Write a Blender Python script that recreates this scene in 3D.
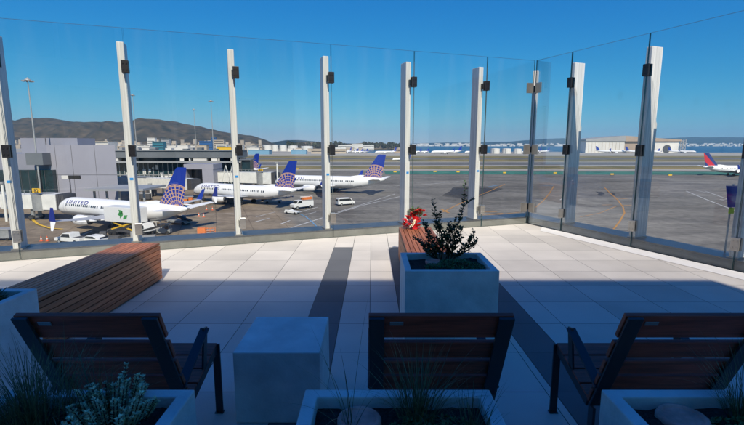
import bpy, bmesh, math, random
from mathutils import Vector, Matrix, noise
R = random.Random(7)
PI = math.pi
sc = bpy.context.scene
COL = sc.collection
for o in list(bpy.data.objects): bpy.data.objects.remove(o)

# ------------------------------------------------------------------ camera
F, TH, H = 434.0, math.radians(8.78), 1.65
ST, CT = math.sin(TH), math.cos(TH)
G = -15.0                                   # apron level (terrace floor is z = 0)
cam = bpy.data.cameras.new('camera'); co = bpy.data.objects.new('camera', cam); COL.objects.link(co)
co.location = (0, 0, H); co.rotation_euler = (PI/2 - TH, 0, 0)
cam.sensor_width = 36; cam.lens = F/744*36; cam.clip_start = .05; cam.clip_end = 60000
sc.camera = co

def at(px, py, z=G):
    """world point at height z seen at photo pixel (px, py)"""
    u, v = (px-372)/F, (py-212.5)/F
    d = (H-z)/(ST+v*CT)
    return Vector((u*d, d*(CT-v*ST), z))
def atd(px, py, Y):
    """world point at ground distance Y seen at photo pixel"""
    u, v = (px-372)/F, (py-212.5)/F
    d = Y/(CT-v*ST)
    return Vector((u*d, Y, H-d*(ST+v*CT)))

# ------------------------------------------------------------------ materials
def nt(name):
    m = bpy.data.materials.new(name); m.use_nodes = True
    n = m.node_tree.nodes; l = m.node_tree.links
    b = n['Principled BSDF']
    return m, n, l, b
def mat(name, col, rough=.6, metal=0., var=.12, scale=4., bump=0., bscale=40., coord='Object', stretch=(1,1,1), island=0., spec=.5, col2=None, detail=5):
    m, n, l, b = nt(name)
    b.inputs['Roughness'].default_value = rough; b.inputs['Metallic'].default_value = metal
    b.inputs['Specular IOR Level'].default_value = spec
    tc = n.new('ShaderNodeTexCoord'); mp = n.new('ShaderNodeMapping'); l.new(tc.outputs[coord], mp.inputs[0])
    mp.inputs['Scale'].default_value = stretch
    nz = n.new('ShaderNodeTexNoise'); nz.inputs['Scale'].default_value = scale; nz.inputs['Detail'].default_value = detail
    nz.inputs['Roughness'].default_value = .6
    l.new(mp.outputs[0], nz.inputs['Vector'])
    cr = n.new('ShaderNodeValToRGB'); l.new(nz.outputs['Fac'], cr.inputs[0])
    c2 = col2 or [c*(1-var*1.6) for c in col]
    c1 = [min(1, c*(1+var)) for c in col]
    cr.color_ramp.elements[0].position = .3; cr.color_ramp.elements[0].color = (*c2, 1)
    cr.color_ramp.elements[1].position = .7; cr.color_ramp.elements[1].color = (*c1, 1)
    out = cr.outputs[0]
    if island:
        g = n.new('ShaderNodeNewGeometry'); mr = n.new('ShaderNodeMapRange')
        l.new(g.outputs['Random Per Island'], mr.inputs[0]); mr.inputs[3].default_value = 1-island; mr.inputs[4].default_value = 1+island
        hs = n.new('ShaderNodeHueSaturation'); l.new(mr.outputs[0], hs.inputs['Value']); l.new(out, hs.inputs['Color']); out = hs.outputs[0]
    l.new(out, b.inputs['Base Color'])
    if bump:
        n2 = n.new('ShaderNodeTexNoise'); n2.inputs['Scale'].default_value = bscale; n2.inputs['Detail'].default_value = 4
        l.new(mp.outputs[0], n2.inputs['Vector'])
        bp = n.new('ShaderNodeBump'); bp.inputs['Strength'].default_value = bump; bp.inputs['Distance'].default_value = .02
        l.new(n2.outputs['Fac'], bp.inputs['Height']); l.new(bp.outputs[0], b.inputs['Normal'])
    return m

M = {}
M['planter'] = mat('planter concrete', (.64,.64,.62), .8, var=.14, scale=3.5, bump=.12, bscale=60)
M['soil'] = mat('soil', (.035,.026,.02), .95, var=.6, scale=60, bump=.8, bscale=90)
M['wood'] = mat('ipe wood', (.33,.112,.048), .55, var=.3, scale=6, stretch=(8,.6,8), island=.3, bump=.08)
M['woodx'] = mat('ipe wood crosswise', (.27,.058,.030), .5, var=.35, scale=6, stretch=(.6,8,8), island=.3, bump=.08)
M['core'] = mat('dark core', (.012,.010,.009), .9)
M['steel'] = mat('powder coated steel', (.022,.024,.030), .42, var=.1)
M['badge'] = mat('badge metal', (.35,.35,.34), .35, metal=.8)
M['alu'] = mat('white painted aluminium', (.72,.71,.68), .42, var=.16, scale=3, stretch=(12,12,.30))
M['alu_grey'] = mat('brushed aluminium', (.62,.61,.58), .5, metal=.1, var=.3, scale=5, stretch=(14,14,.30), detail=6)  # streaky grey imitating reflections over the white right-run posts
M['clamp'] = mat('black clamp', (.014,.014,.016), .35)
M['inox'] = mat('stainless steel', (.42,.40,.37), .3, metal=.8, var=.15)
M['tape'] = mat('blue tape', (.02,.30,.75), .6)
M['kerb'] = mat('kerb concrete', (.215,.215,.20), .8, var=.15, scale=3, bump=.05)
M['coping'] = mat('metal coping', (.15,.155,.165), .4, metal=.7, var=.12, scale=2)
M['border'] = mat('border paving', (.66,.645,.62), .75, var=.06, scale=3)
M['leafdark'] = mat('dark leaves', (.07,.11,.045), .5, var=.5, scale=40, island=.5)
M['stem'] = mat('stems', (.05,.035,.025), .8)
M['grassblade'] = mat('grass blades', (.10,.125,.055), .6, var=.4, scale=30, island=.5)
M['groundcover'] = mat('ground cover leaves', (.07,.16,.05), .6, var=.4, scale=40, island=.5)
M['sage'] = mat('grey green leaves', (.62,.66,.44), .75, var=.25, scale=40, island=.4)
M['disc'] = mat('red sandstone', (.85,.34,.27), .85, var=.3, scale=9, bump=.3)
M['redpetal'] = mat('red petals', (.62,.012,.015), .5, var=.3, scale=30, island=.3)
M['redwrap'] = mat('red wrapping foil', (.60,.015,.02), .3, var=.2, scale=20)
M['cream'] = mat('cream ribbon', (.75,.66,.45), .5)
M['green'] = mat('bouquet leaves', (.04,.10,.025), .6, island=.4)
M['white'] = mat('aircraft white', (.80,.80,.79), .35, var=.03, scale=.4)
M['grey'] = mat('aircraft grey', (.42,.43,.45), .4, var=.06, scale=.4)
M['dgrey'] = mat('dark grey', (.07,.07,.075), .6)
M['black'] = mat('black rubber', (.015,.015,.015), .8)
M['blue'] = mat('deep blue paint', (.010,.035,.30), .35, var=.04)
M['titleblue'] = mat('title blue', (.02,.03,.22), .5, var=.02)
M['red'] = mat('red paint', (.55,.02,.03), .4, var=.05)
M['orange'] = mat('orange paint', (.66,.17,.03), .55)
M['yellow'] = mat('yellow paint', (.75,.46,.03), .55)
M['glassdark'] = mat('dark window glass', (.015,.022,.028), .12, spec=.8)
M['carwhite'] = mat('vehicle white', (.72,.72,.70), .35, var=.05)
M['panel'] = mat('lavender grey cladding', (.30,.30,.35), .55, var=.05, scale=.15)
M['panel2'] = mat('grey cladding', (.26,.265,.315), .55, var=.05, scale=.15)
M['roofgrey'] = mat('grey roof metal', (.14,.155,.17), .5, var=.1, scale=.1)
M['fascia'] = mat('pale roof edge', (.30,.31,.32), .5, var=.1, scale=.1)
M['teal'] = mat('dark teal glass', (.012,.035,.042), .15, spec=.8, var=.3, scale=.4)
M['bridge'] = mat('jet bridge white', (.70,.70,.66), .5, var=.08, scale=.6)
M['bridgeg'] = mat('jet bridge grey', (.27,.28,.28), .5, var=.15, scale=.8)
M['galv'] = mat('galvanised steel', (.40,.41,.40), .45, metal=.3, var=.1)
M['lamp'] = mat('lamp housing', (.26,.26,.27), .5)
M['cityw'] = mat('city white', (.62,.60,.56), .7, var=.12, scale=.02, island=.25)
M['cityt'] = mat('city tan', (.42,.35,.27), .7, var=.12, scale=.02, island=.25)
M['cityg'] = mat('city grey', (.30,.30,.30), .7, var=.12, scale=.02, island=.25)
M['citybrown'] = mat('hangar brown', (.36,.27,.20), .7, var=.12, scale=.02)
M['cityteal'] = mat('city teal', (.03,.16,.21), .5)
M['cityblue'] = mat('city blue', (.02,.09,.25), .5)
M['blueroof'] = mat('pale blue roof', (.16,.32,.45), .6)
M['tank'] = mat('storage tank white', (.66,.65,.62), .6, var=.06)
M['leaf'] = mat('tree foliage', (.045,.055,.03), .9, var=.5, scale=.05, island=.4)
M['cone'] = mat('cone orange', (.72,.13,.04), .6)
M['line_w'] = mat('white line paint', (.55,.55,.53), .8, var=.3, scale=.6)
M['line_y'] = mat('yellow line paint', (.46,.21,.03), .8, var=.25, scale=.6)
M['line_g'] = mat('green paint', (.04,.17,.12), .85, var=.25, scale=.08)
M['line_b'] = mat('light blue paint', (.10,.28,.48), .85, var=.25, scale=.6)
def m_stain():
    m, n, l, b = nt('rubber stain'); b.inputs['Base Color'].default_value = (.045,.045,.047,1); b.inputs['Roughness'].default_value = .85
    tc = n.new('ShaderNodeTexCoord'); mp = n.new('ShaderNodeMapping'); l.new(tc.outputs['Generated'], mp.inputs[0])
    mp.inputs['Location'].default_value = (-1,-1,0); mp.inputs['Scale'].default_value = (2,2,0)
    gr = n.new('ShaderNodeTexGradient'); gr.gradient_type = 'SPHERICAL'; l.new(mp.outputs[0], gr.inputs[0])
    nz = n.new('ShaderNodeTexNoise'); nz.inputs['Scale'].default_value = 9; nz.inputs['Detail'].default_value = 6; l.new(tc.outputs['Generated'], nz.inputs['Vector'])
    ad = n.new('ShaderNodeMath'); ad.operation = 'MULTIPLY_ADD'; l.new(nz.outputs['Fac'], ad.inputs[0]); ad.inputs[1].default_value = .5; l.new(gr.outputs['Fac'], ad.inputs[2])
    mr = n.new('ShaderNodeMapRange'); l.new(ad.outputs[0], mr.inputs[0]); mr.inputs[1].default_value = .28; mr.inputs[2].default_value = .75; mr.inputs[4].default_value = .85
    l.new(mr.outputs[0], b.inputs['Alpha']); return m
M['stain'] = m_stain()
M['runway'] = mat('runway asphalt', (.135,.13,.122), .9, var=.2, scale=.02)
M['taxi'] = mat('taxiway concrete', (.37,.345,.295), .9, var=.14, scale=.02)
M['drygrass'] = mat('dry grass', (.22,.165,.06), .95, var=.3, scale=.03, col2=(.085,.085,.028))
M['bldg'] = mat('terminal wall', (.55,.54,.52), .7)

def m_floor():
    m, n, l, b = nt('terrace pavers')
    geo = n.new('ShaderNodeNewGeometry'); sep = n.new('ShaderNodeSeparateXYZ'); l.new(geo.outputs['Position'], sep.inputs[0])
    def math_(op, a, c=None, d=None):
        k = n.new('ShaderNodeMath'); k.operation = op
        for i, v in enumerate((a, c, d)):
            if v is None: continue
            if isinstance(v, (int, float)): k.inputs[i].default_value = v
            else: l.new(v, k.inputs[i])
        return k.outputs[0]
    X, Y = sep.outputs[0], sep.outputs[1]
    def between(v, a, c): return math_('MULTIPLY', math_('GREATER_THAN', v, a), math_('LESS_THAN', v, c))
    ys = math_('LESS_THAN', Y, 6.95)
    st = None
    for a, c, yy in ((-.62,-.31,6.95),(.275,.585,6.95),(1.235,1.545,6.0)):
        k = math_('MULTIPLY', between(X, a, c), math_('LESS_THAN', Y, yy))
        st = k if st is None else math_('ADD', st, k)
    def joint(v, period, off, w):
        f = math_('FRACT', math_('DIVIDE', math_('ADD', v, off), period))
        e = math_('MULTIPLY', math_('MINIMUM', f, math_('SUBTRACT', 1., f)), period)
        return math_('LESS_THAN', e, w)
    j = math_('MAXIMUM', joint(X, .6, .62, .0028), joint(Y, .57, .13, .0028))
    for e in (-.31, .275, .585, 1.235, 1.545):
        j = math_('MAXIMUM', j, math_('LESS_THAN', math_('ABSOLUTE', math_('SUBTRACT', X, e)), .004))
    # tile tint
    cx = math_('FLOOR', math_('DIVIDE', math_('ADD', X, .62), .6)); cy = math_('FLOOR', math_('DIVIDE', math_('ADD', Y, .13), .57))
    cmb = n.new('ShaderNodeCombineXYZ'); l.new(cx, cmb.inputs[0]); l.new(cy, cmb.inputs[1])
    wn = n.new('ShaderNodeTexWhiteNoise'); l.new(cmb.outputs[0], wn.inputs['Vector'])
    nz = n.new('ShaderNodeTexNoise'); nz.inputs['Scale'].default_value = 1.3; nz.inputs['Detail'].default_value = 8; l.new(geo.outputs['Position'], nz.inputs['Vector'])
    nf = n.new('ShaderNodeTexNoise'); nf.inputs['Scale'].default_value = 120; nf.inputs['Detail'].default_value = 3; l.new(geo.outputs['Position'], nf.inputs['Vector'])
    val = math_('ADD', math_('MULTIPLY', wn.outputs['Value'], .22), math_('ADD', math_('MULTIPLY', nz.outputs['Fac'], .46), math_('MULTIPLY', nf.outputs['Fac'], .16)))
    val = math_('ADD', val, .56)
    def mix(f, a, c):
        k = n.new('ShaderNodeMix'); k.data_type = 'RGBA'
        l.new(f, k.inputs[0])
        for i, v in ((6, a), (7, c)):
            if isinstance(v, tuple): k.inputs[i].default_value = (*v, 1)
            else: l.new(v, k.inputs[i])
        return k.outputs[2]
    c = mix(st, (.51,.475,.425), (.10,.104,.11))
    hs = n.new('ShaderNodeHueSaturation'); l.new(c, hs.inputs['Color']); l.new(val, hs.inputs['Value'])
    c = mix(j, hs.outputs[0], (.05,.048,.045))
    l.new(c, b.inputs['Base Color']); b.inputs['Roughness'].default_value = .75
    bp = n.new('ShaderNodeBump'); bp.inputs['Strength'].default_value = .15; bp.inputs['Distance'].default_value = .004
    l.new(nf.outputs['Fac'], bp.inputs['Height']); l.new(bp.outputs[0], b.inputs['Normal'])
    return m
M['floor'] = m_floor()

def m_glass():
    m, n, l, b = nt('clear glass'); n.remove(b)
    tr = n.new('ShaderNodeBsdfTransparent'); tr.inputs[0].default_value = (.975,.986,.984,1)
    gl = n.new('ShaderNodeBsdfGlossy'); gl.inputs['Roughness'].default_value = .004; gl.inputs[0].default_value = (.9,.95,1,1)
    fr = n.new('ShaderNodeFresnel'); fr.inputs[0].default_value = 1.35
    mx = n.new('ShaderNodeMixShader'); l.new(fr.outputs[0], mx.inputs[0]); l.new(tr.outputs[0], mx.inputs[1]); l.new(gl.outputs[0], mx.inputs[2])
    geo = n.new('ShaderNodeNewGeometry'); mp = n.new('ShaderNodeMapping'); l.new(geo.outputs['Position'], mp.inputs[0]); mp.inputs['Scale'].default_value = (3.2,3.2,.35)
    nz = n.new('ShaderNodeTexNoise'); nz.inputs['Scale'].default_value = 1.6; nz.inputs['Detail'].default_value = 7; l.new(mp.outputs[0], nz.inputs['Vector'])
    mr = n.new('ShaderNodeMapRange'); l.new(nz.outputs['Fac'], mr.inputs[0]); mr.inputs[1].default_value = .48; mr.inputs[2].default_value = .75; mr.inputs[4].default_value = .014
    df = n.new('ShaderNodeBsdfDiffuse'); df.inputs[0].default_value = (.7,.7,.7,1)
    m2 = n.new('ShaderNodeMixShader'); l.new(mr.outputs[0], m2.inputs[0]); l.new(mx.outputs[0], m2.inputs[1]); l.new(df.outputs[0], m2.inputs[2])
    l.new(m2.outputs[0], n['Material Output'].inputs[0])
    return m
M['glass'] = m_glass()
M['glassedge'] = mat('glass edge', (.045,.13,.135), .2, spec=.6)

def m_apron():
    m, n, l, b = nt('apron concrete and asphalt')
    geo = n.new('ShaderNodeNewGeometry')
    def noise_(s, d=6):
        k = n.new('ShaderNodeTexNoise'); k.inputs['Scale'].default_value = s; k.inputs['Detail'].default_value = d
        l.new(geo.outputs['Position'], k.inputs['Vector']); return k.outputs['Fac']
    def ramp(f, p0, c0, p1, c1):
        k = n.new('ShaderNodeValToRGB'); l.new(f, k.inputs[0]); e = k.color_ramp.elements
        e[0].position, e[0].color, e[1].position, e[1].color = p0, (*c0,1), p1, (*c1,1); return k.outputs[0]
    # asphalt on the right, tan concrete nearer the gates (edge follows a slanted joint)
    mp = n.new('ShaderNodeMapping'); mp.inputs['Rotation'].default_value = (0,0,math.radians(-20)); l.new(geo.outputs['Position'], mp.inputs[0])
    sep = n.new('ShaderNodeSeparateXYZ'); l.new(mp.outputs[0], sep.inputs[0])
    mr = n.new('ShaderNodeMapRange'); l.new(sep.outputs[0], mr.inputs[0]); mr.inputs[1].default_value = 14; mr.inputs[2].default_value = 17
    asp = ramp(noise_(.028, 9), .3, (.150,.140,.122), .68, (.262,.246,.215))
    con = ramp(noise_(.05), .3, (.23,.18,.125), .7, (.33,.265,.19))
    mx = n.new('ShaderNodeMix'); mx.data_type = 'RGBA'; l.new(mr.outputs[0], mx.inputs[0]); l.new(con, mx.inputs[6]); l.new(asp, mx.inputs[7])
    bk = n.new('ShaderNodeTexBrick'); bk.inputs['Scale'].default_value = .13; bk.inputs['Mortar Size'].default_value = .012; bk.offset = 0
    bk.inputs['Color1'].default_value = (1,1,1,1); bk.inputs['Color2'].default_value = (.86,.86,.86,1); bk.inputs['Mortar'].default_value = (.6,.6,.6,1)
    bk.inputs['Brick Width'].default_value = .9; bk.inputs['Row Height'].default_value = .9
    l.new(mp.outputs[0], bk.inputs['Vector'])
    fine = ramp(noise_(.6), .35, (.78,.78,.78), .65, (1.08,1.08,1.08))
    ms = n.new('ShaderNodeMapping'); ms.inputs['Scale'].default_value = (.035,.16,1); ms.inputs['Rotation'].default_value = (0,0,math.radians(18)); l.new(geo.outputs['Position'], ms.inputs[0])
    ns = n.new('ShaderNodeTexNoise'); ns.inputs['Scale'].default_value = 1; ns.inputs['Detail'].default_value = 8; ns.inputs['Roughness'].default_value = .65; l.new(ms.outputs[0], ns.inputs['Vector'])
    strk = ramp(ns.outputs['Fac'], .36, (.66,.66,.67), .58, (1.06,1.05,1.03))
    fx = n.new('ShaderNodeMix'); fx.data_type = 'RGBA'; fx.blend_type = 'MULTIPLY'; fx.inputs[0].default_value = 1; l.new(fine, fx.inputs[6]); l.new(strk, fx.inputs[7]); fine = fx.outputs[2]
    m2 = n.new('ShaderNodeMix'); m2.data_type = 'RGBA'; m2.blend_type = 'MULTIPLY'; m2.inputs[0].default_value = 1; l.new(mx.outputs[2], m2.inputs[6]); l.new(bk.outputs[0], m2.inputs[7])
    m3 = n.new('ShaderNodeMix'); m3.data_type = 'RGBA'; m3.blend_type = 'MULTIPLY'; m3.inputs[0].default_value = 1; l.new(m2.outputs[2], m3.inputs[6]); l.new(fine, m3.inputs[7])
    l.new(m3.outputs[2], b.inputs['Base Color']); b.inputs['Roughness'].default_value = .9; b.inputs['Specular IOR Level'].default_value = .25
    return m
M['apron'] = m_apron()

def m_hill(name, c0, c1, s):
    m = mat(name, c1, .95, scale=s, col2=c0, coord='Object', detail=10, spec=.1); return m
M['hill'] = m_hill('scrub hillside', (.018,.019,.010), (.118,.084,.046), .012)
M['hillblue'] = m_hill('wooded hillside', (.012,.02,.017), (.035,.042,.035), .003)
M['knoll'] = m_hill('brown knoll', (.09,.075,.045), (.16,.125,.08), .02)

def m_water():
    m, n, l, b = nt('bay water')
    b.inputs['Base Color'].default_value = (.03,.085,.14,1); b.inputs['Roughness'].default_value = .35
    geo = n.new('ShaderNodeNewGeometry'); nz = n.new('ShaderNodeTexNoise'); nz.inputs['Scale'].default_value = .25; nz.inputs['Detail'].default_value = 5
    l.new(geo.outputs['Position'], nz.inputs['Vector'])
    bp = n.new('ShaderNodeBump'); bp.inputs['Strength'].default_value = .6; bp.inputs['Distance'].default_value = .6
    l.new(nz.outputs['Fac'], bp.inputs['Height']); l.new(bp.outputs[0], b.inputs['Normal'])
    return m
M['water'] = m_water()

def m_globe():
    """fin paint: blue with a gold lattice globe at the foot (object space: x along the fuselage, z up)"""
    m, n, l, b = nt('fin globe paint')
    tc = n.new('ShaderNodeTexCoord'); sep = n.new('ShaderNodeSeparateXYZ'); l.new(tc.outputs['Object'], sep.inputs[0])
    def math_(op, a, c=None):
        k = n.new('ShaderNodeMath'); k.operation = op
        for i, v in enumerate((a, c)):
            if v is None: continue
            if isinstance(v, (int, float)): k.inputs[i].default_value = v
            else: l.new(v, k.inputs[i])
        return k.outputs[0]
    dx = math_('SUBTRACT', sep.outputs[0], -16.2); dz = math_('SUBTRACT', sep.outputs[2], 4.2)
    r = math_('SQRT', math_('ADD', math_('MULTIPLY', dx, dx), math_('MULTIPLY', dz, dz)))
    ang = math_('ARCTAN2', dz, dx)
    inside = math_('LESS_THAN', r, 5.2)
    l1 = math_('LESS_THAN', math_('FRACT', math_('MULTIPLY', math_('POWER', r, 1.25), .85)), .25)
    l2 = math_('LESS_THAN', math_('FRACT', math_('MULTIPLY', ang, 4.6)), .27)
    lines = math_('MULTIPLY', inside, math_('MAXIMUM', l1, l2))
    rim = math_('MULTIPLY', math_('GREATER_THAN', r, 5.02), inside)
    fac = math_('MAXIMUM', lines, rim)
    k = n.new('ShaderNodeMix'); k.data_type = 'RGBA'; l.new(fac, k.inputs[0])
    k.inputs[6].default_value = (.010,.035,.30,1); k.inputs[7].default_value = (.56,.33,.20,1)
    l.new(k.outputs[2], b.inputs['Base Color']); b.inputs['Roughness'].default_value = .4
    return m
M['globe'] = m_globe()
def m_redfin():
    m, n, l, b = nt('red and blue fin paint')
    tc = n.new('ShaderNodeTexCoord'); mp = n.new('ShaderNodeMapping'); l.new(tc.outputs['Object'], mp.inputs[0])
    mp.inputs['Rotation'].default_value = (0, math.radians(40), 0)
    sep = n.new('ShaderNodeSeparateXYZ'); l.new(mp.outputs[0], sep.inputs[0])
    k = n.new('ShaderNodeValToRGB'); k.color_ramp.interpolation = 'CONSTANT'
    mr = n.new('ShaderNodeMapRange'); l.new(sep.outputs[0], mr.inputs[0]); mr.inputs[1].default_value = -12; mr.inputs[2].default_value = -2
    e = k.color_ramp.elements; e[0].position = 0; e[0].color = (.012,.03,.17,1); e[1].position = .16; e[1].color = (.55,.015,.03,1)
    for p, c in ((.40,(.012,.03,.17,1)), (.52,(.55,.015,.03,1)), (.76,(.012,.03,.17,1))):
        q = e.new(p); q.color = c
    l.new(mr.outputs[0], k.inputs[0]); l.new(k.outputs[0], b.inputs['Base Color'])
    return m
M['redfin'] = m_redfin()

# ------------------------------------------------------------------ mesh helpers
class MB:
    def __init__(s): s.v = []; s.f = []; s.mi = []; s.sm = []
    def add(s, vs, fs, smooth=False, mi=0):
        o = len(s.v); s.v += [tuple(p) for p in vs]
        for f in fs: s.f.append(tuple(i+o for i in f)); s.sm.append(smooth); s.mi.append(mi)
        return s
    def box(s, a, b, mi=0, M4=None):
        x0,y0,z0 = a; x1,y1,z1 = b
        vs = [Vector(p) for p in ((x0,y0,z0),(x1,y0,z0),(x1,y1,z0),(x0,y1,z0),(x0,y0,z1),(x1,y0,z1),(x1,y1,z1),(x0,y1,z1))]
        if M4: vs = [M4 @ p for p in vs]
        return s.add(vs, ((0,3,2,1),(4,5,6,7),(0,1,5,4),(1,2,6,5),(2,3,7,6),(3,0,4,7)), mi=mi)
    def hexa(s, p8, mi=0):
        return s.add(p8, ((0,3,2,1),(4,5,6,7),(0,1,5,4),(1,2,6,5),(2,3,7,6),(3,0,4,7)), mi=mi)
    def prism(s, poly, off, mi=0):
        """poly: list of Vectors, swept by off"""
        n = len(poly); off = Vector(off)
        vs = [Vector(p) for p in poly] + [Vector(p)+off for p in poly]
        fs = [tuple(range(n))[::-1], tuple(range(n, 2*n))] + [(i,(i+1)%n,n+(i+1)%n,n+i) for i in range(n)]
        return s.add(vs, fs, mi=mi)
    def bar(s, p, q, w, h=None, up=(0,0,1), mi=0):
        p, q = Vector(p), Vector(q); d = (q-p).normalized(); h = h or w
        up = Vector(up)
        if abs(d.dot(up)) > .99: up = Vector((0,1,0))
        a = d.cross(up).normalized()*w/2; b = a.cross(d).normalized()*h/2
        vs = [p-a-b, p+a-b, p+a+b, p-a+b, q-a-b, q+a-b, q+a+b, q-a+b]
        return s.add(vs, ((0,3,2,1),(4,5,6,7),(0,1,5,4),(1,2,6,5),(2,3,7,6),(3,0,4,7)), mi=mi)
    def loft(s, rings, cap=True, smooth=True, mi=0):
        n = len(rings[0]); vs = [p for r in rings for p in r]; fs = []
        for k in range(len(rings)-1):
            for i in range(n):
                j = (i+1) % n; fs.append((k*n+i, k*n+j, (k+1)*n+j, (k+1)*n+i))
        s.add(vs, fs, smooth, mi)
        if cap:
            s.add(rings[0], [tuple(range(n))[::-1]], False, mi); s.add(rings[-1], [tuple(range(n))], False, mi)
        return s
    def tube(s, pts, rad, n=6, mi=0, smooth=True):
        pts = [Vector(p) for p in pts]; rings = []
        rad = rad if isinstance(rad, (list, tuple)) else [rad]*len(pts)
        for i, p in enumerate(pts):
            d = (pts[min(i+1,len(pts)-1)] - pts[max(i-1,0)]).normalized()
            u = Vector((0,0,1)) if abs(d.z) < .9 else Vector((1,0,0))
            a = d.cross(u).normalized(); b = a.cross(d)
            rings.append([p + (a*math.cos(2*PI*k/n) + b*math.sin(2*PI*k/n))*rad[i] for k in range(n)])
        return s.loft(rings, True, smooth, mi)
    def build(s, name, mats, parent=None, bevel=0, loc=None):
        me = bpy.data.meshes.new(name); me.from_pydata(s.v, [], s.f)
        for i, p in enumerate(me.polygons): p.use_smooth = s.sm[i]; p.material_index = s.mi[i]
        for m in (mats if isinstance(mats, (list, tuple)) else [mats]): me.materials.append(M[m] if isinstance(m, str) else m)
        me.update()
        o = bpy.data.objects.new(name, me); COL.objects.link(o)
        if parent: o.parent = parent
        if loc: o.location = loc
        if bevel:
            b = o.modifiers.new('bevel', 'BEVEL'); b.width = bevel; b.segments = 2; b.limit_method = 'ANGLE'
        return o

def tag(o, label, cat, group=None, kind=None):
    if label: o['label'] = label
    if cat: o['category'] = cat
    if group: o['group'] = group
    if kind: o['kind'] = kind
    return o
def empty(name, loc, rz=0, label=None, cat=None, group=None):
    o = bpy.data.objects.new(name, None); COL.objects.link(o); o.location = loc; o.rotation_euler = (0,0,rz); o.empty_display_size = .2
    return tag(o, label, cat, group)
def kids(o): return [c for c in bpy.data.objects if c.parent == o]
def copy_tree(o, parent=None):
    c = o.copy(); COL.objects.link(c); c.parent = parent
    for ch in kids(o): copy_tree(ch, c)
    return c
def struct(mb, name, m): o = mb.build(name, m); o['kind'] = 'structure'; return o

# ------------------------------------------------------------------ terrace
C = at(527, 223.5, 0); C = Vector((C.x, C.y, 0))           # corner of the glass fence
DL = Vector((-.9417,-.336,0)).normalized(); NL = Vector((-.336,.9417,0)).normalized()   # along the left run; outward
DR = Vector((.392,-.92,0)).normalized(); NR = Vector((.92,.392,0)).normalized()
def PL(t, o=0, z=0): return C + DL*t + NL*o + Vector((0,0,z))
def PR(t, o=0, z=0): return C + DR*t + NR*o + Vector((0,0,z))
def corner(o, z=0):                                          # mitred corner at outward offset o
    # solve C + DL*a + NL*o = C + DR*b + NR*o
    d = NR*o - NL*o; det = DL.x*(-DR.y) - (-DR.x)*DL.y
    a = (d.x*(-DR.y) - (-DR.x)*d.y)/det
    return C + DL*a + NL*o + Vector((0,0,z))
TL, TR = 16.0, 9.5
KO = .52                                                     # outer side of the coping
fl = MB(); pts = [PL(TL,.0), corner(.0), PR(TR,.0), Vector((PR(TR).x,-6,0)), Vector((PL(TL).x,-6,0))]
fl.add([p for p in pts], [tuple(range(5))[::-1]])
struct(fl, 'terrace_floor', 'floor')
bd = MB(); bd.add([PR(0.45,-.02,.004), PR(TR,-.02,.004), PR(TR,-.36,.004), PR(0.75,-.36,.004)], [(0,3,2,1)])
struct(bd, 'border_paving', 'border')
# parapet kerbs (beyond the glass) with a metal coping
for nm, P, T, lab in (('parapet_kerb', PL, TL, 'low grey kerb with blue metal coping under the long left glass fence'),
                      ('parapet_kerb', PR, TR, 'low grey kerb with blue metal coping under the right glass fence')):
    e = empty(nm, P(T/2, .3), 0, lab, 'kerb', 'parapet kerbs'); inv = Matrix.Translation(e.location).inverted()
    def Q(t, o, z):
        if t == 0: q = corner(o, z)
        else: q = P(t, o, z)
        return inv @ q
    k = MB(); k.hexa([Q(0,.03,-.6),Q(T,.03,-.6),Q(T,KO-.02,-.6),Q(0,KO-.02,-.6),Q(0,.03,.115),Q(T,.03,.115),Q(T,KO-.02,.115),Q(0,KO-.02,.115)])
    k.build('base', 'kerb', e)
    k = MB(); k.hexa([Q(0,.03,.117),Q(T,.03,.117),Q(T,KO,.117),Q(0,KO,.117),Q(0,.03,.14),Q(T,.03,.14),Q(T,KO,.13),Q(0,KO,.13)])
    k.build('coping', 'coping', e)
# glass panels
tj = [0] + [1.145+1.56*k for k in range(10)]
sj = [0] + [.914+1.46*k for k in range(6)]
GT = 3.345
def panel(P, a, b, lab):
    th = .02; g = .006
    if a == 0: a = .022
    c = P((a+b)/2, 0, 0)
    q = MB()
    p = [P(a+g,-th/2,.01)-c, P(b-g,-th/2,.01)-c, P(b-g,th/2,.01)-c, P(a+g,th/2,.01)-c, P(a+g,-th/2,GT)-c, P(b-g,-th/2,GT)-c, P(b-g,th/2,GT)-c, P(a+g,th/2,GT)-c]
    q.add(p, ((0,1,5,4),(2,3,7,6)), mi=0); q.add(p, ((0,3,2,1),(4,5,6,7),(1,2,6,5),(3,0,4,7)), mi=1)
    o = q.build('glass_panel', ['glass','glassedge'], None, loc=c); tag(o, lab, 'glass panel', 'glass fence panels')
labsL = ['narrow clear glass panel of the left fence beside the corner post','clear glass panel behind the bouquet and shrub, left of the corner','clear glass panel in front of the parked white van','clear glass panel in front of the utility truck and the farthest airliner',
 'clear glass panel in front of the middle airliner','clear glass panel between the bench end and the catering truck','clear glass panel at the left frame edge in front of the grey concourse block','clear glass panel beyond the left edge post','second clear glass panel beyond the left edge post','third clear glass panel beyond the left edge post']
for i in range(8): panel(PL, tj[i], tj[i+1], labsL[i])
labsR = ['narrow clear glass panel of the right fence beside the corner post','clear glass panel in front of the left half of the far hangar','clear glass panel in front of the red tailed airliner','clear glass panel at the right frame edge','second clear glass panel past the right frame edge']
for i in range(4): panel(PR, sj[i], sj[i+1], labsR[i])

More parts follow.
